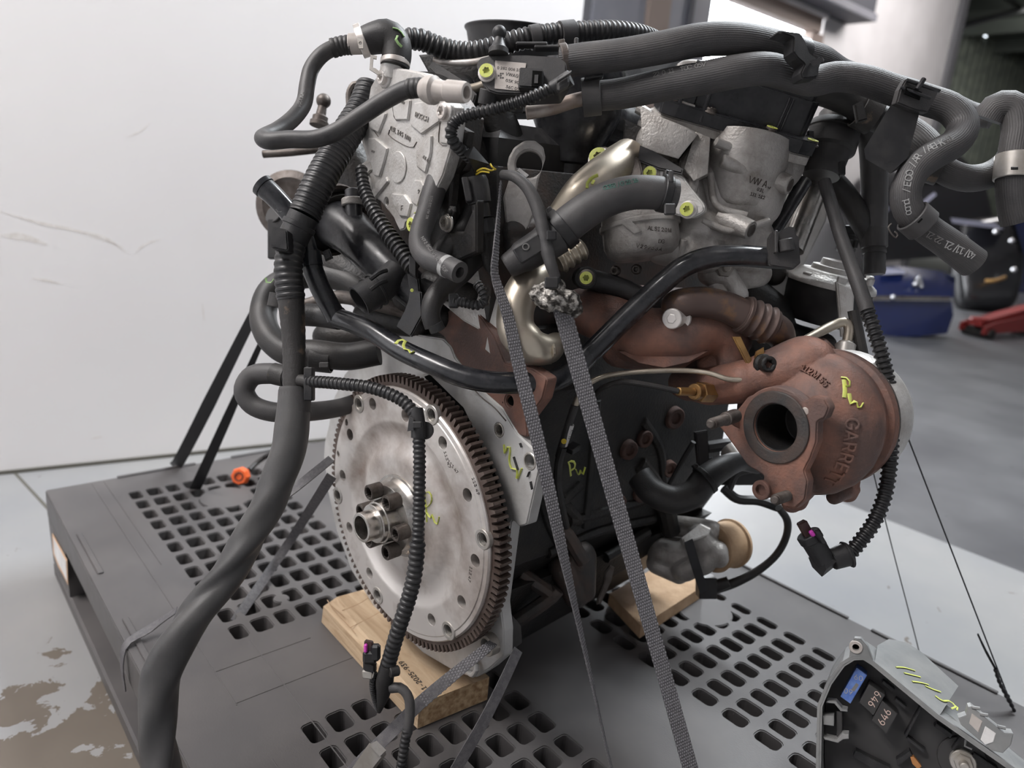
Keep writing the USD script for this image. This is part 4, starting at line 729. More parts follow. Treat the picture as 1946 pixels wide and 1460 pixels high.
# ---- turbo actuator
ac = Pd(1562, 590, .80); k_ = .79 / FP; ax = unit(ZN + np.array([0.1, .05, 0]))
obj('actuator_can', lathe(ac - ax * .012, ax, [(0, 0), (0, 60 * k_), (.004, 68 * k_), (.012, 75 * k_), (.030, 78 * k_), (.041, 78 * k_), (.0411, 0)], 48), 'plastic', eng, 'black actuator can with a grey top')
ao_ = obj('actuator_cap', lathe(ac + ax * .028, ax, [(0, 74 * k_), (0, 82 * k_), (.003, 82 * k_), (.006, 80 * k_), (.010, 70 * k_), (.011, 66 * k_), (.0145, 60 * k_), (.015, 44 * k_), (.020, 42 * k_), (.0205, 30 * k_), (.027, 28 * k_), (.0272, 0)], 48), 'aluminium', eng, 'grey metal top of the actuator')
for k in range(7): a = k * .9; obj('crimp_tab', rbox(ac + ax * .038 + .040 * (np.cos(a) * XN + np.sin(a) * YN), ax, np.cos(a) * XN + np.sin(a) * YN, np.cross(ax, np.cos(a) * XN + np.sin(a) * YN), .008, .005, .010), 'aluminium', ao_)
obj('bracket_leg', slab([(1590, 535), (1625, 550), (1622, 600), (1618, 640), (1600, 640), (1596, 600)], Pd(1605, 590, .735), TOCAM, .004), 'aluminium', eng)
obj('actuator_plug', J(rbox(Pd(1618, 440, .79), R0[0], R0[1], R0[2], .022, .010, .02), cyl(Pd(1612, 450, .79), Pd(1606, 478, .79), .010), *[cyl(Pd(1596 + 11 * i, 456, .78), Pd(1592 + 11 * i, 472, .78), .0022, n=10) for i in range(4)]), 'plastic_grey', eng, 'grey ribbed plug on the actuator')
obj('black_lump', blob([Bn((1420, 560, .80, 40), (1470, 600, .80, 40)), Bn((1490, 640, .80, 30), (1560, 660, .80, 30)), Bn((1400, 640, .78, 40), (1500, 720, .78, 30)), Bn((1470, 520, .8, 24), (1440, 500, .8, 24))], .008, 5), 'iron_black', eng)  # rounded black lumps behind the bellows
obj('alu_lug', blob([Bn((1378, 520, .71, 20), (1400, 560, .71, 22)), Bn((1360, 545, .71, 14), (1395, 575, .71, 14))]), 'aluminium', eng); hexb(Pd(1376, 512, .70), TOCAM, .008, .006, eng, 'zinc')
for x, y, r in ((1210, 512, 16), (1170, 515, 16), (1250, 535, 10)): torx(Pd(x, y, .70), unit([.5, -.8, .1]), rp(r, .7), .008, eng, 'steel_dark', None, name='head_screw')
# ---- coolant pipe: black steel tube across the gearbox end
cp_ = W((640, 604, .71), (670, 614, .70), (710, 632, .685), (760, 664, .665), (820, 692, .645), (880, 716, .635), (930, 726, .632), (990, 728, .632), (1050, 724, .636), (1088, 704, .64), (1125, 668, .643), (1200, 594, .65), (1260, 538, .652), (1300, 507, .646), (1345, 490, .644), (1400, 486, .648), (1460, 490, .655), (1496, 492, .66))
cpo = obj('coolant_pipe', tube(cp_, .0096, 24, .005), 'pipe_black', eng, 'glossy black steel coolant pipe')
obj('pipe_branch', tube(W((500, 354, .70), (520, 372, .70), (552, 408, .70), (574, 446, .70), (590, 500, .70), (610, 550, .705), (640, 605, .71)), [.0105, .0098, .0098, .0098, .0100, .0098, .0098], 24, .004), 'pipe_black', cpo, 'branch tube with an open end')
obj('branch_collar', tube(W((586, 482, .70), (592, 508, .70)), .0118, 24, .003), 'pipe_black', cpo)
obj('mouth_bead', ring(Pd(496, 350, .70), unit(Pd(520, 372, .70) - Pd(500, 354, .70)), .0112, .008, .006, 28), 'pipe_black', cpo); obj('pipe_mouth', cyl(Pd(497, 351, .6995), Pd(499, 353, .70), .0082), 'hole', cpo)
obj('pipe_tab', slab([(612, 478), (625, 472), (632, 490), (618, 496)], Pd(620, 485, .69), TOCAM, .003), 'plastic', cpo)
marks(cpo, ([(752, 654), (760, 646), (770, 648), (768, 656), (768, 663), (777, 665), (782, 672), (788, 668)],), [tube(cp_, .0096, 24, .005)], .0019)
obj('scratch', stroke(W((524, 397, .689), (530, 404, .689), (535, 402, .689)), .0006), 'print_grey', cpo)
obj('mount_plate', slab([(778, 548), (800, 555), (802, 600), (780, 640), (768, 632), (752, 620), (768, 590), (775, 570)], Pd(780, 600, .66), unit([.3, -.9, .2]), .003), 'plastic', cpo)
cb = slab([(1462, 452), (1470, 438), (1480, 445), (1482, 440), (1500, 430), (1512, 432), (1514, 448), (1518, 446), (1522, 500), (1508, 512), (1462, 505), (1460, 490)], Pd(1490, 475, .642), unit(TOCAM + [.1, -.1, 0]), .006, rnd=.0015)
obj('pipe_clamp', J(cb, cyl(Pd(1492, 455, .640), Pd(1496, 478, .640), .0065), rbox(Pd(1474, 460, .640), R0[0], R0[1], R0[2], .003, .02, .006)), 'plastic_grey', eng, 'grey clip holding the coolant pipe end')
# ---- thermostat housing and plastic coolant flange
th_ = obj('coolant_housing', tube(W((640, 425, .755), (665, 440, .74), (700, 472, .72), (750, 520, .70), (800, 565, .69)), [rp(94, .75), rp(86, .74), rp(84, .72), rp(76, .70), rp(66, .69)], 28), 'plastic_gloss', eng, 'black plastic coolant housing with outlet stubs')
for dx, w in ((0, 130), (10, 122)): obj('seal_lip', tube(W((622 + dx, 408 + dx, .765), (632 + dx, 417 + dx, .76)), rp(w, .765), 36, .003), 'rubber_dark', th_)
obj('clamp_ring', ring(Pd(632, 417, .758), unit(Pd(665, 440, .74) - Pd(640, 425, .755)), rp(138, .76), rp(124, .76), .007, 40), 'steel_dark', th_)
obj('outlet_stub', tube(W((755, 520, .69), (725, 545, .68), (682, 573, .67)), [rp(60, .69), rp(58, .68), rp(62, .67)], 28, hole=.86), 'plastic', th_, 'open ribbed outlet stub')
for t in (.35, .62): obj('stub_rib', ring(Pd(725 - 43 * (t - .2), 545 + 28 * (t - .2), .68), unit(Pd(682, 573, .67) - Pd(725, 545, .68)), rp(68, .68), rp(54, .68), .003, 28), 'plastic', th_)
for y in (-14, 6): obj('stub_bar', tube(W((704, 545 + y, .655), (722, 532 + y, .66), (735, 528 + y, .665)), .002, 6), 'plastic', th_)
obj('upper_stub', cyl(Pd(671, 362, .73), Pd(673, 432, .725), rp(32, .73)), 'pipe_black', th_); obj('stub_collar', cyl(Pd(672, 378, .73), Pd(672.5, 392, .73), rp(46, .73)), 'aluminium_dark', th_)
obj('right_stub', cyl(Pd(800, 545, .675), Pd(842, 565, .665), rp(36, .67)), 'plastic', th_); obj('flat_lug', slab([(772, 515), (795, 530), (800, 575), (778, 560)], Pd(785, 545, .66), unit([.5, -.8, .2]), .005), 'plastic', th_)
obj('paint_dot', cyl(Pd(783, 552, .652), Pd(783, 552, .651), .0016), 'mark', th_)
# ---- pulley and rod behind on the left, small lifting eye, ball stud
obj('pulley', lathe(Pd(556, 392, .98), unit([.72, -.65, .12]), [(0, 0), (0, .044), (.004, .046), (.010, .046), (.012, .041), (.014, .036), (.011, .030), (.011, 0)], 40), 'steel_dark', eng, 'brown grey pulley behind the loom')
obj('pulley_bracket', J(rbox(Pd(548, 455, .93), R0[0], R0[1], R0[2], .05, .05, .01), cyl(Pd(520, 405, .93), Pd(545, 425, .95), .014)), 'plastic', eng)
obj('dipstick_rod', tube(W((500, 293, .92), (560, 289, .92), (640, 278, .93)), [.0048, .0048, .0058], 12), 'steel_dark', eng, 'grey rod end pointing left')
obj('small_eye', J(tube(W((664, 200, .80), (664, 175, .80), (674, 160, .80), (686, 162, .80), (690, 175, .80)), .0038, 8), tube(W((664, 200, .80), (670, 250, .80)), .004, 8)), 'steel_dark', eng, 'small steel lifting loop')
obj('ball_stud', J(trimesh.creation.icosphere(2, .0085).apply_translation(Pd(615, 192, .85)), lathe(Pd(606, 240, .85), unit(Pd(614, 196, .85) - Pd(606, 240, .85)), [(0, 0), (0, .011), (.005, .011), (.0055, .009), (.011, .009), (.013, .006), (.024, .005), (.026, 0)], 20)), 'steel_dark', eng, 'brown ball stud standing behind the black pipe')
obj('rear_castings', blob([Bn((660, 300, .80, 40), (720, 420, .82, 60)), Bn((640, 500, .85, 40), (720, 560, .84, 50)), Bn((700, 600, .80, 30), (800, 620, .76, 24)), Bn((620, 640, .86, 26), (720, 640, .84, 26)), Bn((780, 560, .74, 36), (840, 600, .72, 26))], .008, 6), 'iron_black', eng)
obj('silver_pipe', tube(W((580, 580, .80), (640, 565, .79), (720, 580, .76), (800, 600, .74)), rp(26, .77), 14), 'steel_dark', eng)
obj('lower_bush', tube(W((535, 560, .78), (530, 585, .78)), rp(44, .78), 18, hole=.5), 'rubber_dark', eng)
# ---- aluminium bracket and guide pulley low on the far side
pb_ = obj('accessory_bracket', blob([Bn((1260, 1050, .92, 30), (1330, 1060, .90, 34)), Bn((1290, 1000, .92, 20), (1350, 1010, .90, 22)), Bn((1300, 1080, .90, 26), (1360, 1050, .88, 24)), Bn((1330, 1020, .89, 24), (1365, 1060, .88, 20)), Bn((1250, 1070, .92, 22), (1290, 1090, .91, 20))], .006, 8), 'aluminium_dark', eng, 'grey cast bracket beside the brown pulley')
obj('bracket_arm', slab([(1296, 1022), (1332, 995), (1352, 1005), (1346, 1018), (1300, 1034)], Pd(1325, 1015, .86), unit(TOCAM + [0, 0, .5]), .012), 'aluminium', pb_)
obj('guide_pulley', lathe(Pd(1350, 1042, .90), unit(Pd(1400, 1030, .93) - Pd(1350, 1042, .90)), [(.004, .012), (0, .016), (0, .026), (.002, .030), (.006, .031), (.008, .0285), (.036, .0285), (.038, .031), (.043, .030), (.045, 0)], 40), 'brass_dull' if 'brass_dull' in MATS else 'wood_brown', eng, 'tan brown guide pulley')
obj('bracket_edge', tube(W((1210, 880, .84), (1240, 920, .86), (1262, 960, .88), (1275, 1010, .9)), .012, 10), 'iron_black', eng)
obj('black_loops', J(tube(W((1385, 930, .88), (1400, 900, .88), (1440, 890, .88)), .005, 8), tube(W((1375, 928, .88), (1400, 948, .88), (1440, 952, .88), (1480, 965, .88)), .006, 8), tube(W((1345, 870, .88), (1350, 905, .88)), .006, 8), tube(W((1345, 850, .9), (1400, 845, .9), (1430, 860, .9)), .008, 8), rbox(Pd(1410, 905, .9), R0[0], R0[1], R0[2], .06, .02, .02)), 'plastic', eng, 'black cable guide loops under the turbo')
obj('cable_stay', tube(W((1270, 925, .84), (1300, 870, .83), (1318, 840, .82)), .003, 8), 'plastic_grey', eng)
obj('grey_box', slab([(1322, 822), (1345, 818), (1350, 900), (1330, 908)], Pd(1335, 860, .83), TOCAM, .01), 'plastic_grey', eng)
obj('zinc_plug', cyl(Pd(1385, 852, .86), Pd(1402, 872, .85), .012), 'zinc', eng)

# dark covers between the pump and the sensor
obj('intake_cover', slab([(795, 104), (860, 98), (1000, 108), (1010, 215), (900, 215), (868, 178), (815, 140)], Pd(880, 150, .74), unit([.5, -.8, .1]), .03), 'iron_black', eng, 'black engine cover parts between pump and sensor', smooth=False)
obj('slanted_plate', slab([(812, 128), (822, 116), (876, 150), (905, 178), (900, 196), (868, 180)], Pd(850, 150, .70), unit([.5, -.8, .2]), .004), 'plastic_grey', eng)
obj('rail_pipe', tube(W((826, 113, .72), (850, 119, .715), (900, 118, .71), (930, 112, .71)), rp(13, .715), 12), 'steel', eng); obj('rail_pipe', tube(W((860, 172, .70), (900, 168, .70), (925, 160, .70)), rp(18, .70), 12), 'stainless', eng)
obj('rear_cover', hull(W((1100, 118, .80), (1290, 108, .82), (1300, 160, .82), (1200, 190, .80), (1100, 190, .80), (1100, 118, .86), (1290, 108, .88), (1300, 160, .88))), 'plastic', eng, smooth=False)
obj('shiny_stub', J(tube(W((1282, 150, .76), (1296, 128, .76), (1330, 126, .76), (1350, 134, .76)), rp(22, .76), 14)), 'steel_bright', eng, 'bright metal stub between the hoses')
obj('blue_fitting', cyl(Pd(1488, 178, .74), Pd(1520, 190, .74), rp(13, .74)), 'steel_bright', eng)
# ================================================================ HOSES (each its own thing, held by clamps and clips)
def cmid(P): return np.mean(np.asarray(P), 0)
def ridged(P, r, n=92, step=.005, cap=(1, 1), hole=0., amp=.011):
    """textile-ribbed coolant hose: fine lengthwise ridges"""
    L = spline(P, step); T, X, Y = frames(L); t = np.linspace(0, 2 * np.pi, n, endpoint=False)
    k = 1 + amp * np.where(np.arange(n) % 2 == 0, 1, -1); rr_ = np.full(len(L), r) if np.ndim(r) == 0 else np.interp(np.linspace(0, 1, len(L)), np.linspace(0, 1, len(r)), r)
    rings = L[:, None] + rr_[:, None, None] * k[None, :, None] * (np.cos(t)[None, :, None] * X[:, None] + np.sin(t)[None, :, None] * Y[:, None])
    if hole:
        c = L[-1]; e = rings[-1]; rings = np.concatenate([rings, [c + (e - c) * hole, c + (e - c) * hole - T[-1] * r_(r) * 2]])
    return loft(rings, *cap)
def cring(par, x, y, d, x2, y2, d2, w, L=.008, m='zinc', name='hose_clamp', tab=True, th=.0012):
    p, q = Pd(x, y, d), Pd(x2, y2, d2); n = unit(q - p); r = rp(w, d)
    g = [ring(p - n * L / 2, n, r + th, r - .0006, L, 32)]
    if tab:
        s = unit(np.cross(n, TOCAM)); s = s if s @ R0[1] < 0 else -s
        g = [J(g[0], rbox(p + s * (r + .002), n, s, np.cross(n, s), L * .9, .005, .007, .0006))]
    return obj(name, g[0], m, par)

# rigid black vacuum line looping out to the left, with beige quick connector
P = W((700, 88, .665), (668, 85, .665), (640, 89, .665), (612, 104, .662), (592, 130, .66), (584, 160, .655), (578, 195, .65), (560, 222, .64), (530, 246, .628), (506, 258, .615), (500, 264, .600), (512, 268, .592), (550, 265, .590), (600, 264, .588), (640, 250, .586), (690, 218, .582), (740, 186, .578), (780, 168, .573), (815, 168, .568))
mat('print_teal', (.03, .11, .085), .6)
t = thing('vacuum_line', 'bent black plastic pipe looping out to the left with a beige connector end', 'pipe', cmid(P))
obj('pipe', tube(P, .0070, 20, .003), 'plastic_grey', t)
for q, w in (((658, 86, .665), (682, 87, .665)), ((782, 168, .573), (808, 168, .569))):
    pass
obj('ribbed_sleeve', tube(W((630, 92, .664), (655, 86, .665), (668, 86, .665)), rp(36, .665), 20, .0008, lambda s, S: 1 - .06 * (np.cos(2 * np.pi * s / .0042) > .4)), 'rubber_dark', t)
obj('ribbed_sleeve', tube(W((776, 169, .574), (795, 167, .571), (806, 167, .57)), rp(38, .57), 20, .0008, lambda s, S: 1 - .06 * (np.cos(2 * np.pi * s / .0042) > .4)), 'rubber_dark', t)
a, b = Pd(804, 170, .570), Pd(887, 176, .552); n = unit(b - a); Lc = np.linalg.norm(b - a); k_ = .56 / FP
obj('quick_connector', lathe(a, n, [(0, 0), (0, 20 * k_), (.003, 24 * k_), (.006, 24 * k_), (.0065, 27 * k_), (.011, 27 * k_), (.013, 20 * k_), (.022, 18 * k_), (.0235, 21 * k_), (Lc - .003, 20 * k_), (Lc, 18 * k_), (Lc, 12 * k_), (Lc - .012, 11 * k_), (Lc - .012, 0)], 32), 'beige', t, 'beige quick connector with an open end')
obj('connector_bore', cyl(b - n * .0125, b - n * .0115, 11 * k_), 'iron_black', t)
a, b = Pd(664, 76, .665), Pd(684, 77, .665)
obj('beige_collar', cyl(Pd(663, 84, .665), Pd(688, 83, .665), rp(38, .665)), 'beige', t)
lm = letters('>PA12<', (572, 205), (579, 172), [tube(P, .0070, 20, .003)], .003, .0003)
if lm is not None: obj('print', lm, 'print_grey', t)
# rubber elbow above the pump
P = W((684, 82, .665), (715, 72, .665), (738, 70, .665), (752, 84, .665), (754, 105, .665), (750, 128, .665))
t = thing('rubber_elbow', 'black rubber elbow with green crayon marks on top of the aluminium pump', 'hose', cmid(P))
obj('elbow', tube(P, [rp(50, .665), rp(56, .665), rp(62, .665), rp(58, .665), rp(56, .665), rp(54, .665)], 28, .004), 'rubber_dark', t)
cring(t, 689, 81, .665, 700, 77, .665, 52, .007, 'steel', th=.0007); cring(t, 751, 120, .665, 750, 130, .665, 54, .005, 'steel', tab=False, th=.0006)
obj('clamp_ear', slab([(704, 104), (716, 106), (715, 112), (709, 111), (708, 128), (714, 130), (726, 140), (718, 142), (702, 132)], Pd(712, 120, .645), TOCAM, .0015, ch=0), 'zinc', t)
obj('clamp_ear', slab([(678, 72), (690, 74), (690, 92), (682, 92)], Pd(684, 82, .640), TOCAM, .0015, holes=[(685, 82, .0015)], ch=0), 'zinc', t)
marks(t, ([(746, 53), (756, 56), (763, 62), (768, 70)], [(755, 68), (752, 76), (757, 84), (763, 90)]), [tube(P, [rp(50, .665), rp(56, .665), rp(62, .665), rp(58, .665), rp(56, .665), rp(54, .665)], 28, .004)], .0019, 'mark_green')
# upper corrugated loom across the back of the engine
P = W((772, 74, .70), (800, 76, .705), (830, 88, .71), (865, 98, .715), (900, 99, .715), (940, 90, .715), (985, 76, .715), (1040, 66, .72), (1100, 61, .73), (1160, 59, .74), (1215, 66, .76), (1270, 90, .80))
t = thing('corrugated_loom', 'thick black corrugated wiring sleeve running across the top behind the pressure sensor', 'wiring sleeve', cmid(P))
obj('sleeve', conduit(P, rp(40, .72), .0056, .11, 20), 'conduit', t)
for a, b in (((1008, 72, .715), (1026, 69, .716)), ((1064, 64, .722), (1090, 61, .726))): obj('tape_band', tube(W(a, b), rp(45, .72), 20, .004), 'tape_black' if 'tape_black' in MATS else 'rubber', t)
obj('sleeve_holder', J(rbox(Pd(1010, 86, .70), R0[0], R0[1], R0[2], .03, .003, .01), rbox(Pd(1045, 92, .70), R0[0], R0[1], R0[2], .03, .003, .01), rbox(Pd(1095, 85, .70), R0[0], R0[1], R0[2], .004, .012, .006)), 'plastic_grey', t)
# two ribbed coolant hoses over the top
P = W((1068, 118, .62), (1110, 112, .615), (1180, 104, .61), (1260, 90, .605), (1330, 76, .605), (1400, 74, .61), (1460, 84, .62), (1510, 98, .635), (1560, 112, .66), (1600, 138, .70), (1660, 158, .74), (1740, 176, .78), (1800, 196, .79), (1850, 218, .785), (1885, 222, .775))
t = thing('coolant_hose', 'uppermost ribbed rubber coolant hose sweeping from the pressure sensor to the right', 'hose', cmid(P))
obj('hose_body', ridged(P, [rp(58, .61), rp(58, .61), rp(60, .605), rp(56, .61), rp(50, .63), rp(52, .68), rp(48, .76), rp(42, .78), rp(42, .775)], 92), 'rubber', t)
cring(t, 1073, 117, .62, 1085, 115, .62, 60, .006, 'steel_dark'); obj('stripe_mark', stroke(W((1578, 108, .665), (1592, 122, .672)), .0006), 'yellow', t)
P = W((1120, 184, .635), (1180, 178, .63), (1250, 164, .62), (1330, 150, .61), (1400, 136, .605), (1455, 131, .61), (1505, 144, .625), (1545, 154, .63), (1590, 146, .63), (1640, 152, .63), (1700, 172, .63), (1760, 190, .63), (1808, 208, .625), (1830, 238, .62), (1816, 270, .615), (1776, 294, .612), (1740, 322, .61), (1722, 360, .61), (1726, 398, .612), (1758, 432, .615), (1800, 462, .618), (1850, 500, .622))
t = thing('coolant_hose', 'long ribbed coolant hose bending into an S with printed lettering', 'hose', cmid(P))
obj('hose_body', ridged(P, [rp(54, .63), rp(58, .62), rp(60, .61), rp(60, .61), rp(56, .63), rp(54, .63), rp(56, .63), rp(56, .62), rp(54, .615), rp(54, .61), rp(55, .61), rp(58, .62)], 92, hole=.72, cap=(1, 1)), 'rubber', t)
cring(t, 1124, 184, .635, 1140, 182, .634, 62, .016, 'rubber', 'end_cuff', False, .002); obj('cuff_latch', rbox(Pd(1128, 148, .62), unit(Pd(1144, 146, .62) - Pd(1124, 149, .62)), R0[1], R0[2], .016, .0025, .008), 'plastic', t)
cring(t, 1744, 420, .613, 1752, 427, .6135, 62, .014, 'rubber', 'spring_clamp', False); obj('clamp_wire', tube(W((1694, 425, .595), (1688, 432, .595), (1702, 452, .595), (1706, 446, .595), (1700, 440, .595)), .0006, 6, .002), 'steel_dark', t)
obj('clamp_slot', tube(W((1745, 423, .5865), (1752, 416, .5865)), .0008, 6), 'hole', t)
hm_ = [tube(P, [rp(54, .63), rp(58, .62), rp(60, .61), rp(60, .61), rp(56, .63), rp(54, .63), rp(56, .63), rp(56, .62), rp(54, .615), rp(54, .61), rp(55, .61), rp(58, .62)], 40, .005)]
for tx_, a_, b_, h, mm in (('cond.', (1733, 408), (1727, 374), .0056, 'print_white'), ('/ECO', (1728, 366), (1736, 326), .0056, 'print_white'), ('/AR', (1738, 318), (1752, 297), .0056, 'print_white'), ('/AEHK', (1757, 291), (1795, 275), .0056, 'print_white'), ('41', (1802, 272), (1812, 264), .005, 'print_grey'), ('41/11/21', (1856, 482), (1802, 458), .0060, 'print_white'), ('22:21', (1795, 455), (1768, 440), .0052, 'print_grey'), ('22 0 11', (1240, 147), (1280, 138), .0042, 'print_grey'), ('TOC 05V', (1292, 136), (1340, 126), .0042, 'print_grey')):
    lm = letters(tx_, a_, b_, hm_, h, .0004)
    if lm is not None: obj('hose_print', lm, mm, t, 'printed lettering on the hose' if tx_ == 'cond.' else None)
# steel stub feeding the second hose
obj('coolant_stub', J(tube(W((1000, 214, .64), (1050, 205, .64), (1090, 192, .638), (1126, 184, .636)), rp(27, .638), 20)), 'steel', eng, 'worn steel pipe stub under the sensor')
# clip joining the two hoses
t = thing('hose_clip', 'black plastic double clip joining the two upper hoses', 'clip', Pd(1525, 110, .60))
obj('clip_body', slab([(1462, 56), (1490, 58), (1522, 62), (1532, 78), (1540, 100), (1556, 112), (1560, 106), (1564, 112), (1558, 128), (1556, 146), (1526, 150), (1523, 138), (1530, 122), (1516, 110), (1508, 98), (1509, 72), (1495, 66)], Pd(1525, 100, .592), TOCAM + .35 * R0[0], .012, rnd=.001), 'plastic', t)
obj('clip_wing', hull(W((1538, 116, .585), (1563, 108, .585), (1566, 116, .585), (1545, 126, .585), (1540, 120, .595), (1566, 114, .595))), 'plastic', t)
obj('clip_back', ring(Pd(1503, 97, .632), unit(Pd(1530, 103, .64) - Pd(1490, 93, .63)), rp(60, .63), rp(52, .63), .014), 'plastic', t)
# big black holder with sheet clip at the right
t = thing('hose_holder', 'broad black plastic holder with a clip over the hose at upper right', 'holder', Pd(1715, 240, .66))
hn = unit(TOCAM + R0[0] * .25 + R0[1] * .1)
obj('holder_body', hull([Pd(x, y, d) for x, y in ((1705, 180), (1748, 212), (1725, 300), (1692, 330), (1645, 302), (1642, 284), (1668, 240)) for d in (.605,)] + [Pd(x, y, .66) for x, y in ((1700, 200), (1742, 220), (1715, 318), (1650, 300), (1665, 250))]), 'plastic', t, smooth=False)
obj('clip_strap', slab([(1711, 170), (1722, 150), (1786, 172), (1764, 214), (1740, 210), (1704, 196)], Pd(1745, 185, .598), hn, .006, rnd=.001), 'plastic_grey', t)
obj('clip_window', slab([(1722, 164), (1752, 175), (1748, 190), (1719, 178)], Pd(1735, 176, .5925), hn, .001), 'hole', t)
for a, b, r in (((1723, 152, .592), (1786, 173, .592), 3.5), ((1742, 170, .59), (1756, 150, .59), 4.5), ((1712, 166, .592), (1768, 187, .592), 3)): obj('clip_bar', tube(W(a, b), rp(2 * r, .6), 8), 'plastic_gloss', t)
# brown grey coolers lines between holder and cover
P = W((1490, 160, .70), (1560, 170, .70), (1620, 195, .70), (1650, 215, .70), (1680, 230, .70))
t = thing('heater_hose', 'brownish dark hose with a wide coupling between the cover and the hose holder', 'hose', cmid(P))
obj('hose_body', tube(P, [rp(62, .7), rp(58, .7), rp(54, .7), rp(52, .7)], 24), 'rubber_dark', t); cring(t, 1648, 214, .70, 1662, 221, .70, 66, .018, 'tape', 'coupling', False); obj('coupling_latch', slab([(1624, 198), (1640, 190), (1650, 226), (1630, 232)], Pd(1637, 212, .672), TOCAM, .004), 'rubber_dark', t)
P = W((1690, 235, .70), (1740, 262, .69), (1770, 290, .68), (1790, 320, .675), (1830, 338, .67), (1870, 336, .67), (1905, 318, .67), (1930, 290, .67))
t = thing('coolant_hose', 'ribbed hose sagging between the holder and the steel clamp at the right edge', 'hose', cmid(P))
obj('hose_body', ridged(P, [rp(64, .69), rp(60, .68), rp(50, .67), rp(50, .67), rp(52, .67)], 92), 'rubber', t); cring(t, 1776, 318, .677, 1790, 322, .675, 58, .012, 'tape', 'coupling', False)
P = W((1878, 228, .66), (1895, 205, .655), (1925, 205, .65), (1936, 240, .648), (1930, 290, .648), (1925, 340, .65), (1928, 390, .652), (1935, 422, .654))
t = thing('coolant_hose', 'hose hanging down the right edge of the picture with a pale steel clamp', 'hose', cmid(P))
obj('hose_body', ridged(P, rp(58, .65), 92, hole=.75), 'rubber', t); cring(t, 1927, 318, .649, 1926, 330, .649, 62, .022, 'zinc', tab=False); obj('clamp_slot', rbox(Pd(1928, 320, .617), R0[0], R0[1], R0[2], .006, .0025, .001), 'iron_black', t)
# smooth hose from valve body to the left with quick coupling
P = W((1282, 372, .615), (1240, 366, .612), (1190, 368, .61), (1140, 385, .61), (1090, 418, .612), (1055, 448, .615))
t = thing('rubber_hose', 'thick smooth rubber hose with green print curving down from the valve body', 'hose', cmid(P))
obj('hose_body', tube(P, [rp(62, .615), rp(64, .61), rp(66, .61), rp(68, .61), rp(70, .613)], 32), 'rubber', t)
cring(t, 1262, 368, .613, 1275, 371, .614, 66, .007, 'plastic', 'hose_clamp'); cring(t, 1068, 436, .614, 1055, 447, .615, 76, .010, 'plastic', 'hose_clamp')
obj('clamp_ear', rbox(Pd(1273, 398, .585), R0[0], R0[1], R0[2], .009, .009, .004), 'plastic_grey', t); obj('clamp_ear', rbox(Pd(1275, 336, .60), R0[0] + R0[1] * .2, R0[1], R0[2], .004, .010, .004), 'plastic_grey', t); obj('clamp_ear', rbox(Pd(1030, 402, .60), R0[0], R0[1] + .5 * R0[0], R0[2], .008, .012, .004), 'plastic_grey', t); obj('clamp_ear', rbox(Pd(1048, 448, .585), R0[0], R0[1], R0[2], .008, .008, .004), 'plastic', t)
a, b = Pd(1062, 446, .613), Pd(962, 508, .618); n = unit(b - a); k_ = .615 / FP
qc = obj('quick_coupling', lathe(a, n, [(0, 0), (0, 36 * k_), (.012, 36 * k_), (.018, 33 * k_), (.036, 31 * k_), (.040, 27 * k_), (.049, 24 * k_), (.0515, 21 * k_), (.0515, 0)], 32), 'plastic_grey', t, 'dark grey quick coupling on the hose')
obj('release_pad', rbox(Pd(1006, 474, .592), unit(b - a), np.cross(n, TOCAM), TOCAM, .024, .014, .005), 'plastic', qc); obj('key_mark', ring(Pd(999, 469, .5895), TOCAM, .003, .002, .0006), 'print_grey', qc)
lm = letters('G13B2 /G 22.16', (1146, 362), (1212, 346), [tube(P, [rp(62, .615), rp(64, .61), rp(66, .61), rp(68, .61), rp(70, .613)], 32)], .0040, .0004)
obj('hose_print', lm, 'print_teal', t)
# left small hose with open end and bore
P = W((838, 322, .645), (826, 360, .64), (812, 405, .632), (800, 440, .625), (798, 468, .618), (812, 490, .61), (840, 502, .60), (874, 518, .588))
t = thing('vacuum_hose', 'printed black hose coming down the pump and ending open towards the viewer', 'hose', cmid(P))
obj('hose_body', tube(P, [rp(44, .645), rp(44, .64), rp(42, .63), rp(42, .62), rp(42, .61), rp(42, .60), rp(42, .59)], 24, hole=.52), 'rubber', t); obj('white_band', tube(W((846, 505, .598), (853, 508.5, .5955)), rp(43.5, .597), 24), 'print_white', t)
obj('hose_print', text_on('N92 8C2 V1 N3K 5DF', Pd(799, 452, .595), Pd(822, 485, .588), TOCAM, .0028, .0004), 'print_grey', t); obj('hose_print', text_on('ECO 03L VW 3N', Pd(818, 372, .618), Pd(806, 428, .606), TOCAM, .0022, .0004), 'print_grey', t)
P = W((905, 395, .66), (880, 440, .655), (850, 470, .65), (830, 500, .65)); 
obj_t = thing('vacuum_hose', 'plain dark hose slanting behind the plug down to the coolant housing', 'hose', cmid(P)); obj('hose_body', tube(P, rp(44, .655), 20), 'rubber_dark', obj_t)
P = W((928, 470, .66), (900, 490, .655), (872, 520, .648), (845, 545, .64), (824, 570, .632), (818, 595, .63), (824, 622, .632))
t = thing('coolant_elbow_hose', 'short black hose bending down beside the coolant housing', 'hose', cmid(P)); obj('hose_body', tube(P, [rp(48, .66), rp(46, .65), rp(46, .645), rp(44, .635), rp(42, .632), rp(38, .632), rp(34, .632)], 22), 'rubber_dark', t); obj('hose_lip', tube(W((826, 615, .628), (832, 628, .63)), rp(30, .63), 16), 'plastic', t)
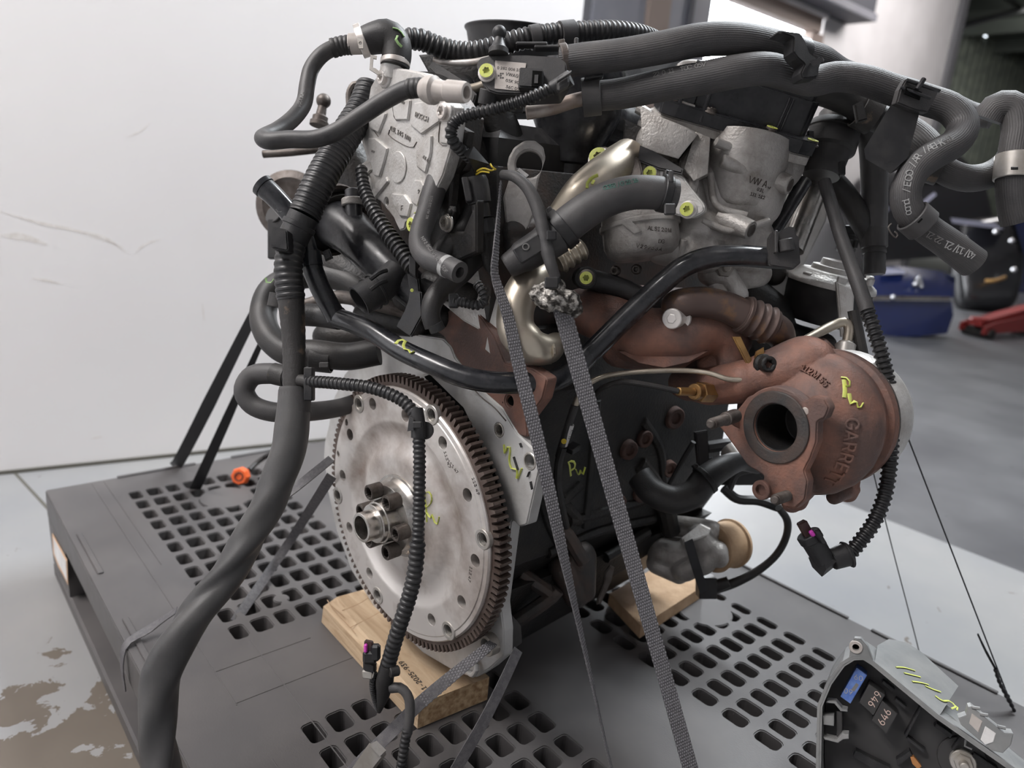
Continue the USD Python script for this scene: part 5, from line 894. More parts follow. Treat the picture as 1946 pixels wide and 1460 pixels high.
# two loops of thick hose at the far left
P = W((700, 560, .82), (665, 536, .83), (620, 524, .84), (560, 528, .84), (516, 552, .83), (500, 595, .82), (512, 640, .80), (545, 668, .79), (600, 672, .78), (660, 678, .78), (720, 668, .78))
t = thing('thick_hose', 'thick black hose looping behind the big loom at the left', 'hose', cmid(P)); obj('hose_body', tube(P, rp(50, .82), 24), 'rubber_dark', t); cring(t, 612, 680, .78, 622, 681, .78, 52, .022, 'rubber_dark', 'hose_clamp', False); obj('clamp_ear', rbox(Pd(616, 694, .76), R0[0], R0[1], R0[2], .010, .006, .003), 'plastic_grey', t); obj('crayon_mark', stroke(W((505, 528, .80), (507, 537, .80), (516, 537, .80), (521, 530, .80)), .0015), 'mark_green', t)
P = W((548, 715, .74), (512, 710, .745), (478, 716, .75), (464, 742, .75), (478, 768, .75), (512, 782, .75), (560, 784, .755), (640, 776, .78), (690, 760, .80))
t = thing('thick_hose', 'black hose loop low at the left beside the flywheel', 'hose', cmid(P)); obj('hose_body', tube(P, [rp(40, .745), rp(40, .75), rp(38, .75), rp(38, .75), rp(36, .76), rp(32, .8)], 22), 'rubber', t); obj('tape_wrap', tube(W((520, 710, .744), (545, 716, .74)), rp(42, .743), 18), 'tape', t)
obj('pipe_hose', tube(W((582, 598, .73), (610, 600, .73), (645, 605, .72)), rp(44, .73), 20), 'rubber_dark', eng)
# black hose loop low on the engine's right side
P = W((1215, 905, .80), (1240, 935, .79), (1280, 950, .785), (1318, 938, .785), (1340, 912, .79), (1372, 890, .80), (1405, 878, .82), (1440, 884, .84))
t = thing('oil_return_hose', 'black hose sagging below the turbo along the block', 'hose', cmid(P)); obj('hose_body', tube(P, [rp(50, .8), rp(54, .79), rp(54, .785), rp(54, .785), rp(46, .79), rp(36, .8), rp(34, .83)], 24), 'rubber_dark', t); cring(t, 1340, 912, .789, 1350, 904, .79, 56, .006, 'iron_black')
# ================================================================ WIRING
# main loom: corrugated at the top, taped in the middle, sleeve hanging over the pallet edge to the floor
P1 = W((706, 165, .715), (690, 205, .71), (662, 250, .70), (632, 300, .69), (605, 350, .68), (578, 410, .675), (556, 455, .675), (548, 510, .67), (553, 570, .67), (558, 640, .67), (560, 740, .665))
P2 = W((560, 738, .665), (556, 800, .66), (548, 860, .655), (522, 940, .645), (480, 1010, .635), (430, 1085, .625), (372, 1165, .615), (330, 1240, .605), (308, 1310, .60), (300, 1400, .595), (306, 1480, .59), (312, 1560, .59))
t = thing('main_wiring_loom', 'long thick wiring loom hanging from the pump down over the left pallet edge', 'wiring loom', cmid(np.vstack([P1, P2])))
obj('corrugated_sleeve', conduit(P1[:6], rp(60, .69), .0050, .055, 28, 1.2), 'conduit', t); obj('corrugated_sleeve', conduit(P1[6:9], rp(54, .67), .0056, .05, 28, 1.2), 'conduit', t)
obj('smooth_joint', tube(P1[5:7], rp(58, .675), 24), 'plastic', t)
obj('taped_section', tube(P1[7:], [rp(50, .67), rp(48, .67), rp(42, .67), rp(44, .665)], 24, .003, lambda s, S: 1 + .02 * np.sin(s * 900)), 'tape', t, 'section wrapped in worn cloth tape')
def twisted(P, r, n=28):
    L = spline(P, .005); T, X, Y = frames(L); s = np.linspace(0, 1, len(L)); th = np.linspace(0, 2 * np.pi, n, endpoint=False); rr_ = np.interp(s, np.linspace(0, 1, len(r)), r)
    rings = []
    for i in range(len(L)):
        ph = 2 * np.pi * 1.5 * s[i] * 1.35 + .3; am = .22 * min(1, max(0, (s[i] - .12) * 8)); k = 1 + am * (np.clip(np.cos(th - ph), -1, 1) ** 3) - am * .8 * np.exp(-((np.mod(th - ph - 1.3 + np.pi, 2 * np.pi) - np.pi) / .38) ** 2)
        rings.append(L[i] + rr_[i] * k[:, None] * (np.cos(th)[:, None] * X[i] + np.sin(th)[:, None] * Y[i]))
    return loft(rings)
obj('twisted_sleeve', twisted(P2, [rp(58, .66), rp(66, .655), rp(64, .65), rp(62, .64), rp(62, .63), rp(62, .62), rp(66, .61), rp(72, .60), rp(68, .595), rp(66, .59), rp(66, .59)]), 'sleeve', t, 'smooth twisted grey sleeve')
obj('tape_band', tube(W((560, 742, .665), (559, 784, .662)), [rp(60, .665), rp(63, .665)], 26), 'rubber', t)
obj('loom_clip', slab([(517, 430), (545, 436), (548, 478), (512, 470)], Pd(530, 455, .645), TOCAM, .02, rnd=.002), 'plastic', t); obj('cable_tie', ring(Pd(570, 425, .676), unit(P1[6] - P1[5]), rp(64, .676), rp(56, .676), .005), 'plastic', t)
obj('clip_ridge', rbox(Pd(588, 730, .655), R0[0], R0[1], R0[2], .008, .03, .01), 'plastic', t)
# branch in front of the flywheel
P = W((584, 725, .655), (620, 727, .645), (660, 731, .635), (700, 736, .628), (738, 748, .622), (768, 764, .618), (788, 786, .615), (794, 815, .613), (797, 860, .612), (797, 920, .61), (796, 980, .61), (794, 1030, .61), (788, 1090, .612), (776, 1140, .615), (756, 1200, .62), (738, 1262, .628))
t = thing('branch_wiring_sleeve', 'corrugated black wiring branch hanging in front of the flywheel with a split end', 'wiring sleeve', cmid(P))
obj('sleeve', conduit(P[:7], rp(25, .62), .0043, .16, 16), 'conduit', t); obj('sleeve', conduit(P[6:12], rp(25, .61), .0043, .15, 16), 'conduit', t); obj('sleeve', conduit(P[11:], rp(31, .615), .0050, .12, 18), 'conduit', t, 'thicker lower sleeve')
obj('tape_end', tube(W((570, 724, .66), (588, 725, .655)), rp(25, .657), 14), 'tape', t)
obj('cable_clip', J(tube(W((790, 778, .6155), (794, 800, .614), (795, 832, .613)), rp(28, .614), 18), rbox(Pd(793, 808, .600), R0[0], R0[1], R0[2], .008, .006, .004), hull(W((778, 790, .61), (786, 795, .605), (786, 818, .605), (774, 820, .61), (782, 795, .62)))), 'plastic', t)
obj('clip_disc', cyl(Pd(806, 818, .618), Pd(809, 819, .622), rp(34, .62)), 'plastic_grey', t)
obj('junction', tube(W((738, 1262, .628), (732, 1290, .632), (728, 1320, .64), (720, 1352, .65)), [rp(30, .63), rp(34, .632), rp(24, .64), rp(10, .65)], 16), 'rubber_dark', t); obj('junction_knob', cyl(Pd(740, 1278, .622), Pd(758, 1274, .626), rp(20, .62)), 'rubber_dark', t)
obj('thin_sleeve', conduit(W((712, 1278, .634), (708, 1300, .636), (712, 1325, .642), (720, 1350, .65)), rp(13, .64), .0022, .2, 10), 'conduit', t)
obj('tail_cable', tube(W((742, 1308, .63), (762, 1308, .628), (776, 1325, .626), (779, 1355, .626), (774, 1395, .626)), rp(19, .628), 12), 'rubber', t); obj('tail_sleeve', conduit(W((774, 1385, .626), (768, 1420, .626), (760, 1475, .628)), rp(20, .626), .0040, .14, 14), 'conduit', t)
obj('sensor_plug', J(rbox(Pd(704, 1247, .632), R0[0], R0[1], R0[2], .012, .011, .011, .002), rbox(Pd(703, 1266, .634), R0[0] + R0[1] * .3, R0[1], R0[2], .011, .010, .010, .002), rbox(Pd(714, 1240, .630), R0[0], R0[1], R0[2], .008, .014, .008, .002)), 'plastic', t, 'black sensor plug with a brown and pink insert')
obj('plug_insert', rbox(Pd(701, 1229, .632), R0[0] * .98 + R0[1] * .2, R0[1], R0[2], .0075, .010, .006), 'brown_plastic', t); obj('pink_lock', rbox(Pd(695, 1232, .6275), R0[0], R0[1], R0[2], .0028, .007, .004), 'magenta', t)
obj('metal_latch', J(rbox(Pd(699, 1281, .632), R0[0] + R0[1] * .1, R0[1], R0[2], .009, .007, .006), tube(W((690, 1286, .63), (696, 1272, .63), (710, 1274, .63), (708, 1288, .63)), .0006, 6)), 'zinc', t)
# right-hand sleeve with magenta locked plug
P = W((1566, 345, .70), (1580, 390, .69), (1598, 450, .68), (1618, 505, .67), (1636, 555, .66), (1648, 590, .655), (1668, 650, .648), (1684, 710, .645), (1693, 770, .642), (1694, 830, .64), (1690, 890, .638), (1680, 945, .636), (1662, 990, .635), (1638, 1025, .635), (1612, 1055, .635))
t = thing('turbo_wiring_sleeve', 'corrugated black sleeve hanging past the turbo with a magenta locked plug', 'wiring sleeve', cmid(P))
obj('smooth_sleeve', tube(P[:6], [rp(24, .7), rp(24, .69), rp(26, .67), rp(28, .655)], 16), 'rubber', t); obj('sleeve', conduit(P[5:], rp(29, .64), .0050, .22, 18), 'conduit', t)
obj('sleeve_boot', J(cyl(Pd(1614, 1052, .635), Pd(1580, 1064, .634), rp(46, .634), rp(40, .634)), cyl(Pd(1613, 1053, .635), Pd(1608, 1055, .635), rp(52, .635))), 'plastic', t)
obj('plug_elbow', hull([p + q for p, s in ((Pd(1582, 1062, .634), .0085), (Pd(1562, 1078, .634), .0085), (Pd(1556, 1060, .634), .009)) for q in (s * R0[0], -s * R0[0], s * R0[1], -s * R0[1], s * R0[2], -s * R0[2])]), 'plastic', t)
obj('plug_body', J(cyl(Pd(1566, 1066, .634), Pd(1540, 1022, .632), rp(40, .634), rp(42, .634)), rbox(Pd(1557, 1020, .620), R0[1] + R0[0] * .6, R0[0], R0[2], .014, .005, .006), cyl(Pd(1544, 1028, .632), Pd(1535, 1014, .632), rp(46, .634))), 'plastic', t)
obj('plug_insert', rbox(Pd(1530, 1005, .630), R0[0] - R0[1] * .55, R0[1] + R0[0] * .55, R0[2], .008, .014, .007), 'brown_plastic', t); obj('magenta_lock', rbox(Pd(1545, 1013, .622), R0[0] - R0[1] * .5, R0[1] + R0[0] * .55, R0[2], .0055, .0055, .004), 'magenta', t)
# sleeve of the pressure sensor, plug, wires
P = W((1062, 162, .58), (1040, 172, .582), (1010, 185, .586), (975, 198, .59), (930, 210, .593), (890, 219, .596), (866, 231, .598), (857, 250, .60), (862, 270, .604), (876, 285, .612), (892, 300, .622))
t = thing('sensor_wiring_sleeve', 'short corrugated sleeve from the pressure sensor plug looping past the pump', 'wiring sleeve', cmid(P))
obj('sleeve', conduit(P, rp(25, .59), .0041, .2, 16), 'conduit', t); obj('plug_boot', tube(W((1052, 168, .58), (1084, 148, .574)), [rp(28, .58), rp(30, .575)], 16), 'plastic', t)
obj('plug_shell', J(rbox(Pd(1070, 156, .568), unit(Pd(1084, 148, .574) - Pd(1052, 168, .58)), R0[1], R0[2], .011, .012, .010, .002), rbox(Pd(1072, 146, .56), unit(Pd(1084, 148, .574) - Pd(1052, 168, .58)), R0[1], R0[2], .013, .0025, .004)), 'plastic_grey', t)
obj('lower_boot', hull(W((880, 290, .61), (900, 278, .61), (930, 312, .62), (906, 332, .62), (900, 300, .64), (918, 318, .64), (890, 300, .60))), 'conduit', t)
for q in ([(905, 330, .625), (908, 324, .615), (920, 320, .61), (932, 324, .612), (940, 322, .618)], [(932, 312, .62), (936, 318, .612), (942, 322, .615)], [(905, 332, .62), (916, 326, .612), (930, 328, .61)]): obj('yellow_wire', tube(W(*q), .0008, 6, .002), 'yellow', t)
a, b = Pd(903, 336, .625), Pd(925, 462, .635); n = unit(b - a); k_ = .63 / FP
t = thing('inline_plug', 'dark grey cylindrical plug with a hexagon collar below the yellow wires', 'plug', cmid([a, b]))
obj('plug_shell', lathe(a, n, [(0, 0), (0, 20 * k_), (.004, 23 * k_), (.014, 23 * k_), (.022, 22 * k_), (.023, 17 * k_), (.034, 17 * k_), (.0345, 20 * k_), (.037, 0)], 28), 'plastic_grey', t); obj('latch', rbox(Pd(888, 362, .618), n, R0[0], R0[2], .020, .006, .010), 'plastic_grey', t)
obj('hex_collar', poly_slab(Polygon([(math.cos(k * math.pi / 5) * .0108, math.sin(k * math.pi / 5) * .0108) for k in range(10)]), a + n * .036, -n, .012, ch=.001), 'plastic', t); obj('sensor_neck', lathe(a + n * .047, n, [(0, 0), (0, .0085), (.012, .0075), (.03, .006), (.04, 0)], 20), 'iron_black', t)
# grey flat cable sheath tied at the strap knot
P = W((955, 332, .615), (978, 336, .605), (1000, 354, .60), (1018, 386, .597), (1028, 420, .594), (1036, 460, .592), (1046, 500, .59), (1056, 528, .592))
t = thing('taped_cable', 'grey taped cable curving past the lifting eye down to the knot', 'cable', cmid(P)); obj('cable_body', tube(P, [rp(18, .61), rp(22, .60), rp(26, .595), rp(25, .59), rp(26, .59), rp(20, .59)], 16, .003, lambda s, S: 1 + .03 * np.sin(s * 1500) * (s > S * .5)), 'rubber', t)
obj('cable_tie', J(ring(Pd(1050, 530, .592), unit(P[-1] - P[-2]), rp(30, .59), rp(24, .59), .005), rbox(Pd(1048, 538, .58), R0[0], R0[1], R0[2], .011, .009, .006)), 'plastic', t); obj('tie_tail', ribbon(W((985, 322, .605), (1003, 336, .60)), .003, .001, TOCAM), 'plastic', t)
def foil():
    m = blob([Bn((1020, 558, .60, 15), (1045, 572, .60, 22)), Bn((1050, 565, .60, 24), (1082, 575, .60, 22)), Bn((1070, 570, .60, 20), (1095, 590, .605, 13)), Bn((1030, 548, .60, 12), (1060, 545, .60, 16))], .0022, 4)
    v = m.vertices; nn = m.vertex_normals; m.vertices = v + nn * ((meshkit.fbm(v * 260, 3, 5) - .5) * .006)[:, None]; return m
mat('foil', (.42, .40, .37), .45, .6, c2=(.05, .045, .04), scale=150, lo=.42, hi=.56, bump=.8, bscale=700)
t = obj('foil_wrap', foil(), 'foil', None, 'crumpled silver heat wrap under the strap knot', cat='wrap')
# convoluted lead in front of the coolant housing
P = W((686, 318, .685), (690, 350, .68), (700, 380, .672), (716, 410, .664), (738, 445, .656), (764, 480, .648), (786, 510, .642))
t = thing('corrugated_lead', 'corrugated lead running down the left edge of the aluminium pump', 'wiring sleeve', cmid(P)); obj('sleeve', conduit(P, [rp(24, .68), rp(26, .67), rp(32, .655), rp(36, .645)], .0050, .22, 18), 'conduit', t); obj('end_clip', rbox(Pd(786, 508, .635), R0[0] + .8 * R0[1], R0[1], R0[2], .008, .016, .014), 'plastic', t)
P = W((906, 538, .615), (918, 556, .612), (922, 572, .612), (908, 580, .613), (885, 576, .616), (862, 572, .62))
t = thing('corrugated_lead', 'small corrugated lead bending back under the open hose end', 'wiring sleeve', cmid(P)); obj('sleeve', conduit(P, rp(20, .613), .0034, .24, 14), 'conduit', t); obj('end_plug', rbox(Pd(862, 572, .62), R0[0], R0[1], R0[2], .008, .012, .008), 'plastic', t)
# thin leads
P = W((1290, 744, .645), (1255, 736, .648), (1215, 729, .652), (1180, 726, .66), (1150, 735, .67), (1130, 752, .69), (1115, 780, .72))
t = thing('sensor_cable', 'thin dark cable leading to the brass exhaust sensor', 'cable', cmid(P)); obj('cable_body', tube(P, .0026, 10), 'rubber_dark', t)
P = W((1070, 850, .695), (1062, 880, .70), (1060, 920, .70), (1066, 960, .71), (1075, 1000, .75))
t = thing('dipstick_cable', 'black lead hanging below the stickered oil pipe', 'cable', cmid(P)); obj('cable_body', tube(P, .0042, 10), 'rubber_dark', t)
P = W((1480, 965, .86), (1496, 990, .87), (1494, 1020, .88), (1475, 1055, .89), (1440, 1085, .90), (1395, 1108, .91), (1345, 1122, .92))
t = thing('alternator_cable', 'black cable bowing from below the turbo down to the pallet', 'cable', cmid(P)); obj('cable_body', tube(P, [.0045, .0045, .0045, .0055, .0075], 12), 'rubber_dark', t); obj('plug', rbox(Pd(1342, 1115, .91), R0[0], R0[1], R0[2], .022, .026, .02), 'plastic', t); obj('boot', tube(W((1350, 1118, .91), (1385, 1106, .905)), [.009, .007], 12), 'rubber_dark', t)
P = W((1650, 190, .72), (1660, 300, .75), (1662, 400, .76), (1662, 470, .76)); 
t = thing('breather_hose', 'upright grey hose with a stepped socket behind the actuator', 'hose', cmid(P)); obj('hose_body', tube(P, [rp(50, .75), rp(48, .76), rp(44, .76)], 24), 'rubber', t); a, b = Pd(1662, 430, .76), Pd(1662, 535, .76); k_ = .76 / FP
obj('socket', lathe(a, b - a, [(0, 0), (0, 20 * k_), (.004, 23 * k_), (.022, 23 * k_), (.0225, 20 * k_), (.028, 21 * k_), (.0285, 19 * k_), (.034, 20 * k_), (.040, 19 * k_), (.046, 20 * k_), (.050, 18 * k_), (.0505, 0)], 28), 'plastic_grey', t)
P = W((1575, 330, .76), (1600, 360, .76), (1625, 400, .76), (1650, 450, .765), (1655, 500, .77)); t = thing('taped_cable', 'slack dark cable behind the vacuum capsule', 'cable', cmid(P)); obj('cable_body', tube(P, [.009, .011, .012, .010, .008], 12), 'rubber_dark', t)
P = W((1622, 590, .70), (1640, 680, .70), (1660, 760, .71), (1668, 800, .72)); t = thing('lead', 'straight black lead behind the turbo sleeve', 'cable', cmid(P)); obj('cable_body', tube(P, .0055, 10), 'rubber_dark', t)
# orange plug on a thin cable lying on the pallet
P = [Pz(474, 893, PT + .012), Pz(490, 878, PT + .02), Pz(505, 868, PT + .03), Pz(530, 858, PT + .06), Pz(570, 845, PT + .10)]
t = thing('orange_plug', 'orange plug on a thin black cable at the back of the pallet', 'plug', Pz(457, 905, PT)); po_ = Pz(457, 905, PT + .012)
op = lathe(po_ - ZN * 0 + R0[2] * .010, -R0[2] + .0 * ZN, [(0, 0), (0, .012), (.003, .0155), (.014, .0155), (.018, .013), (.018, .008), (.016, .0075), (.016, 0)], 8)
obj('plug_body', op, 'orange', t); obj('cable', tube(P, .0045, 10), 'rubber_dark', t)
obj('plug_slot', ring(po_ - R0[2] * .0082, -R0[2], .0078, .0062, .0006, 20), 'print_dark', t)

# ================================================================ STRAPS
def strapmat(name, c, c2, per):
    n = {'u': ('attribute', {'attribute': 'st2'}), 'p': ('principled_bsdf', {'roughness': .6}), 'g': ('geometry', {})}
    mat(name, c, .6, c2=c2, scale=per, lo=.48, hi=.52)
mat('strap', (.085, .082, .088), .55, c2=(.115, .11, .115), scale=220, lo=.45, hi=.55, bump=.4, bscale=1500)
mat('strap_thread', (.19, .185, .195), .5); mat('strap_black', (.02, .02, .022), .55)
def strap(P, w, nrm, label, m='strap', weave=0, th=.0012, group=None):
    t = thing('tie_down_strap', label, 'strap', cmid(P), group); b = obj('webbing', ribbon(P, w, th, nrm, .008), m, t)
    return t
def woven(t, P, w, nrm, pitch=.0022, cols=6, th=.0013):
    """raised thread rows on the webbing's face"""
    L = spline(P, pitch); T = np.gradient(L, axis=0); T /= np.linalg.norm(T, axis=1, keepdims=True); N = np.asarray(nrm, float); N = N if N.ndim == 2 else np.repeat(N[None], 2, 0)
    N = np.stack([np.interp(np.linspace(0, 1, len(L)), np.linspace(0, 1, len(N)), N[:, i]) for i in range(3)], 1); Sx = np.cross(T, N); Sx /= np.linalg.norm(Sx, axis=1, keepdims=True); N = np.cross(Sx, T)
    ww = np.interp(np.linspace(0, 1, len(L)), np.linspace(0, 1, np.size(w)), np.ravel(w)); V, Fc = [], []
    for i in range(1, len(L) - 1):
        for c in range(cols):
            cx = (c + .5 + (.25 if i % 2 else -.25)) / cols - .5; a = L[i] + Sx[i] * ww[i] * cx; hx = Sx[i] * ww[i] / cols * .36; hy = T[i] * pitch * .34; o = a - N[i] * th * .5; o2 = a + N[i] * th * .5; k = len(V)
            up = N[i] * .0005
            for base, sg in ((o, -1),): V += [base - hx - hy, base + hx - hy, base + hx + hy, base - hx + hy, base - up]; Fc += [(k, k + 1, k + 4), (k + 1, k + 2, k + 4), (k + 2, k + 3, k + 4), (k + 3, k, k + 4)]
            k = len(V); V += [o2 - hx - hy, o2 + hx - hy, o2 + hx + hy, o2 - hx + hy, o2 + up]; Fc += [(k, k + 4, k + 1), (k + 1, k + 4, k + 2), (k + 2, k + 4, k + 3), (k + 3, k + 4, k)]
    obj('weave', TM(V, Fc), 'strap_thread', t, smooth=False, kind='stuff')
Q1, Q2 = Pd(1056, 545, .60), Pd(1312, 1460, .63); P = [Q1, Q1 + (Q2 - Q1) * .5, Q2, Q2 + (Q2 - Q1) * .14]; nn = unit(TOCAM + .25 * R0[0])
t = strap(P, [.0155, .0145, .0135, .0135], nn, 'broad grey woven strap running from the knot down to the bottom edge'); woven(t, P, [.0155, .0145, .0135, .0135], nn, .0026, 7)
P = W((952, 345, .62), (942, 480, .61), (940, 520, .608), (965, 600, .606), (985, 690, .606), (1025, 850, .61), (1065, 1030, .615), (1110, 1230, .622), (1162, 1460, .63), (1180, 1530, .635))
Nn = np.array([unit(R0[0] + .1 * TOCAM), unit(R0[0] * .7 + TOCAM), unit(TOCAM + .2 * R0[0]), unit(TOCAM + .4 * R0[0]), unit(TOCAM * .6 + R0[0]), unit(TOCAM * .25 + R0[0]), unit(TOCAM * .2 + R0[0])])
SW = [.004, .007, .0105, .0115, .0115, .011, .009, .006, .004, .004]
t = strap(P, SW, Nn, 'narrow grey strap twisting edge-on left of the broad strap'); woven(t, P, SW, Nn, .0026, 5)
P = W((938, 1222, .70), (925, 1232, .685), (880, 1268, .672), (800, 1335, .66), (750, 1385, .655), (695, 1440, .65), (650, 1490, .65)); nn = unit(TOCAM * .8 + R0[1] * -.5)
t = strap(P, [.008, .0095, .011, .0115, .0115, .012, .012], nn, 'grey strap pulled through the plate bushing with a pale steel buckle'); woven(t, P[:4], [.008, .0095, .011, .0115], nn, .0026, 4)
bk = obj('buckle', J(hull(W((668, 1462, .64), (702, 1412, .64), (732, 1430, .64), (700, 1470, .64), (672, 1466, .65), (706, 1416, .65), (734, 1434, .65), (704, 1474, .65))), hull(W((700, 1416, .637), (716, 1408, .637), (734, 1426, .637), (722, 1438, .637), (704, 1420, .645), (730, 1440, .645)))), 'zinc', t, 'pale crimped steel buckle')
P = W((985, 1235, .69), (955, 1300, .672), (920, 1370, .655), (868, 1460, .645), (840, 1510, .64)); strap(P, [.010, .0105, .011, .011, .011], unit(TOCAM * .9 + R0[0] * .4), 'grey strap running from behind the plate foot down to the bottom edge')
P = [Pd(622, 860, .73), Pd(560, 935, .70), Pz(515, 985, PT + .05)]; P = W((630, 872, .80), (540, 945, .78)) ; strap(P + [Pz(440, 1025, PT + .004)], [.011, .012, .012], unit(ZN + TOCAM * .5), 'grey strap fanning out from the flywheel to the left, the upper of two')
P = W((630, 905, .82),) + [Pz(540, 1045, PT + .03), Pz(446, 1182, PT - .005)]; strap(P, .012, unit(TOCAM + XN * .2), 'grey strap from behind the flywheel into a pallet slot, the lower of two')
P = [Pd(486, 590, 1.0), Pz(338, 880, PT + .01), Pz(330, 888, PT - .01)]; strap(P, [.013, .02, .02], unit(TOCAM + .3 * R0[0]), 'black strap at the back going down to the far pallet edge', 'strap_black')
P = [Pd(508, 625, .98), Pz(372, 926, PT + .004), Pz(366, 936, PT - .012)]; strap(P, [.006, .014, .018], unit(TOCAM + .5 * R0[0]), 'thin black strap at the back ending in a pallet slot', 'strap_black')
P = [Pd(330, 1160, .72), Pz(252, 1226, PT + .001), Pz(247, 1236, PT - .012), Pz(249, 1255, PT - .035)]; P = [Pz(335, 1160, PT + .04), Pz(285, 1195, PT + .012), np.array([.401, -.1125, PT + .004]), np.array([.405, -.1185, PT - .014]), np.array([.407, -.118, PT - .05])]
strap(P, .010, np.array([unit(ZN + XN * .4), unit(ZN + XN * .4), unit(ZN - YN * -1 * .0 + YN), unit(YN)]), 'grey strap folded over the left pallet edge beside the big loom')
P = W((1700, 770, .82), (1735, 870, .85), (1820, 1080, .90)) + [Pz(1905, 1318, PT + .03), Pz(1950, 1420, PT)]; P = [Pd(1690, 740, .80), Pd(1895, 1270, .84), Pd(1946, 1400, .86)]
t = strap(P, [.0065, .0045, .004], unit(TOCAM * .5 + R0[0]), 'black strap at the right with a frayed twisted end', 'strap_black'); obj('loose_end', ribbon(W((1858, 1205, .835), (1872, 1235, .837), (1892, 1272, .84)), [.002, .0035, .003], .0012, unit(TOCAM + R0[0])), 'strap_black', t); obj('twisted_knot', tube(W((1892, 1272, .838), (1900, 1298, .84), (1912, 1320, .842), (1928, 1352, .846)), [.0022, .002, .0026, .0016], 10, .002, lambda s, S: 1 + .25 * np.sin(s * 900)), 'plastic_gloss', t, 'frayed glossy twist')
P = [Pd(1650, 860, .90), Pd(1690, 1020, .92), Pd(1752, 1262, .95), Pz(1757, 1290, PT - .03)]; strap(P, [.004, .003, .0028, .0028], unit(TOCAM * .3 + R0[0]), 'very thin black strap right of the turbo reaching the pallet edge', 'strap_black')
P = W((1308, 1028, .85), (1322, 1075, .86), (1338, 1125, .88)); strap(P, .011, unit(TOCAM + R0[0] * .2), 'short black strap over the grey bracket by the pulley', 'strap_black')
# ================================================================ FUSE BOX (lower right)
mat('box_grey', (.19, .195, .195), .5, c2=(.25, .25, .245), scale=25); mat('box_blue', (.07, .14, .42), .35, c2=(.13, .22, .5), scale=120); mat('copper', (.55, .26, .10), .4, .6); mat('relay', (.035, .034, .034), .5)
bn = unit(-.45 * R0[0] - .12 * R0[1] - .89 * R0[2]); bo = Pd(1700, 1340, .66)
Z6 = lambda L: [(1446 + x / 3.892, 1085 + y / 3.892) for x, y in L]
rim_o = Z6([(440, 1800), (420, 1460), (424, 1250), (430, 1000), (500, 830), (600, 690), (680, 640), (760, 636), (830, 680), (1300, 1070), (1900, 1490), (2200, 1740), (2200, 1800)])
t = thing('fuse_box', 'open grey fuse box with a blue fuse and two numbered relays at the lower right', 'fuse box', Pl(1750, 1600, bo, bn))
def ppoly(q, o=bo): return Polygon(to2([Pl(x, y, o, bn) for x, y in q], bo, bn))
ro = ppoly(rim_o); ro = ro.buffer(-.004).buffer(.004); ri = ro.buffer(-.0028)
obj('casing', J(poly_slab(ro.difference(ri), bo, bn, .075), poly_slab(ro, bo - bn * .073, bn, .003)), 'box_grey', t)
obj('rim_lip', poly_slab(ro.buffer(.0016).difference(ro.buffer(-.001)), bo + bn * .0005, bn, .003), 'box_grey', t)
obj('inner_tray', poly_slab(ri.buffer(-.0008), bo - bn * .034, bn, .01), 'relay', t, 'black tray inside the box')
ear = slab(Z6([(650, 660), (660, 580), (690, 500), (740, 505), (790, 560), (840, 690), (760, 640), (690, 640)]), bo + bn * .001, bn, .012, holes=[(1626.5, 1229, .0030)], rnd=.001); obj('mounting_ear', ear, 'box_grey', t)
obj('ear_bush', ring(Pl(1626.5, 1230, bo, bn) - bn * .004, bn, .0058, .0030, .0065), 'beige', t); obj('ear_bore', cyl(Pl(1626.5, 1230, bo, bn) - bn * .004, Pl(1626.5, 1230, bo, bn) - bn * .003, .0032), 'hole', t)
# outer shell bulging behind the rim, with crayon strokes
sh = hull([Pl(x, y, bo, bn) - bn * k for (x, y), k in zip(Z6([(840, 690), (1320, 1085), (1520, 1010), (1210, 730), (1090, 655), (950, 620), (860, 632)]), (.004, .004, .075, .08, .08, .075, .05))] + [Pl(x, y, bo, bn) - bn * .07 for x, y in Z6([(840, 720), (1320, 1120)])])
so = obj('outer_wall', sh, 'box_grey', t)
def shell(x, y):
    o, n = Pl(*Z6([(840, 690)])[0], bo, bn) - bn * .004, None
    a, b, c = o, Pl(*Z6([(1320, 1085)])[0], bo, bn) - bn * .004, Pl(*Z6([(1210, 730)])[0], bo, bn) - bn * .08
    n = unit(np.cross(b - a, c - a)); n = n if n @ TOCAM > 0 else -n; return Pl(*Z6([(x, y)])[0], a + n * .0006, n)
for q in ([(1000, 712), (1060, 715), (1140, 738)], [(1060, 755), (1120, 770), (1180, 785)], [(1120, 818), (1180, 826), (1240, 842)], [(1215, 850), (1270, 875), (1330, 895)], [(1290, 925), (1340, 960), (1400, 965), (1440, 1000), (1410, 1020)], [(1420, 985), (1455, 1010), (1450, 1030)]): obj('crayon_stroke', stroke([shell(*p) for p in q], .0009), 'mark', so)
fo_ = bo - bn * .010
def face(name, q, m, k, th, label=None): return obj(name, slab(Z6(q), bo - bn * k, bn, th, rnd=.0004, ch=.0005), m, t, label)
bf = face('blue_fuse', [(708, 718), (785, 775), (662, 985), (588, 932)], 'box_blue', .012, .018, 'blue sixty ampere fuse')
def btxt(s, a, b, h, m, k, par): obj('printed_number', text_on(s, Pl(*Z6([a])[0], bo - bn * (k - .0003), bn), Pl(*Z6([b])[0], bo - bn * (k - .0003), bn), bn, h, .0004), m, par)
btxt('60', (735, 812), (690, 778), .0044, 'print_white', .012, bf) if False else btxt('60', (684, 800), (730, 812), .0046, 'print_white', .012, bf); btxt('60', (684, 884), (632, 871), .0046, 'print_white', .012, bf)
obj('fuse_window', slab(Z6([(705, 830), (725, 845), (690, 895), (668, 880)]), bo - bn * .0118, bn, .001), 'print_grey', bf)
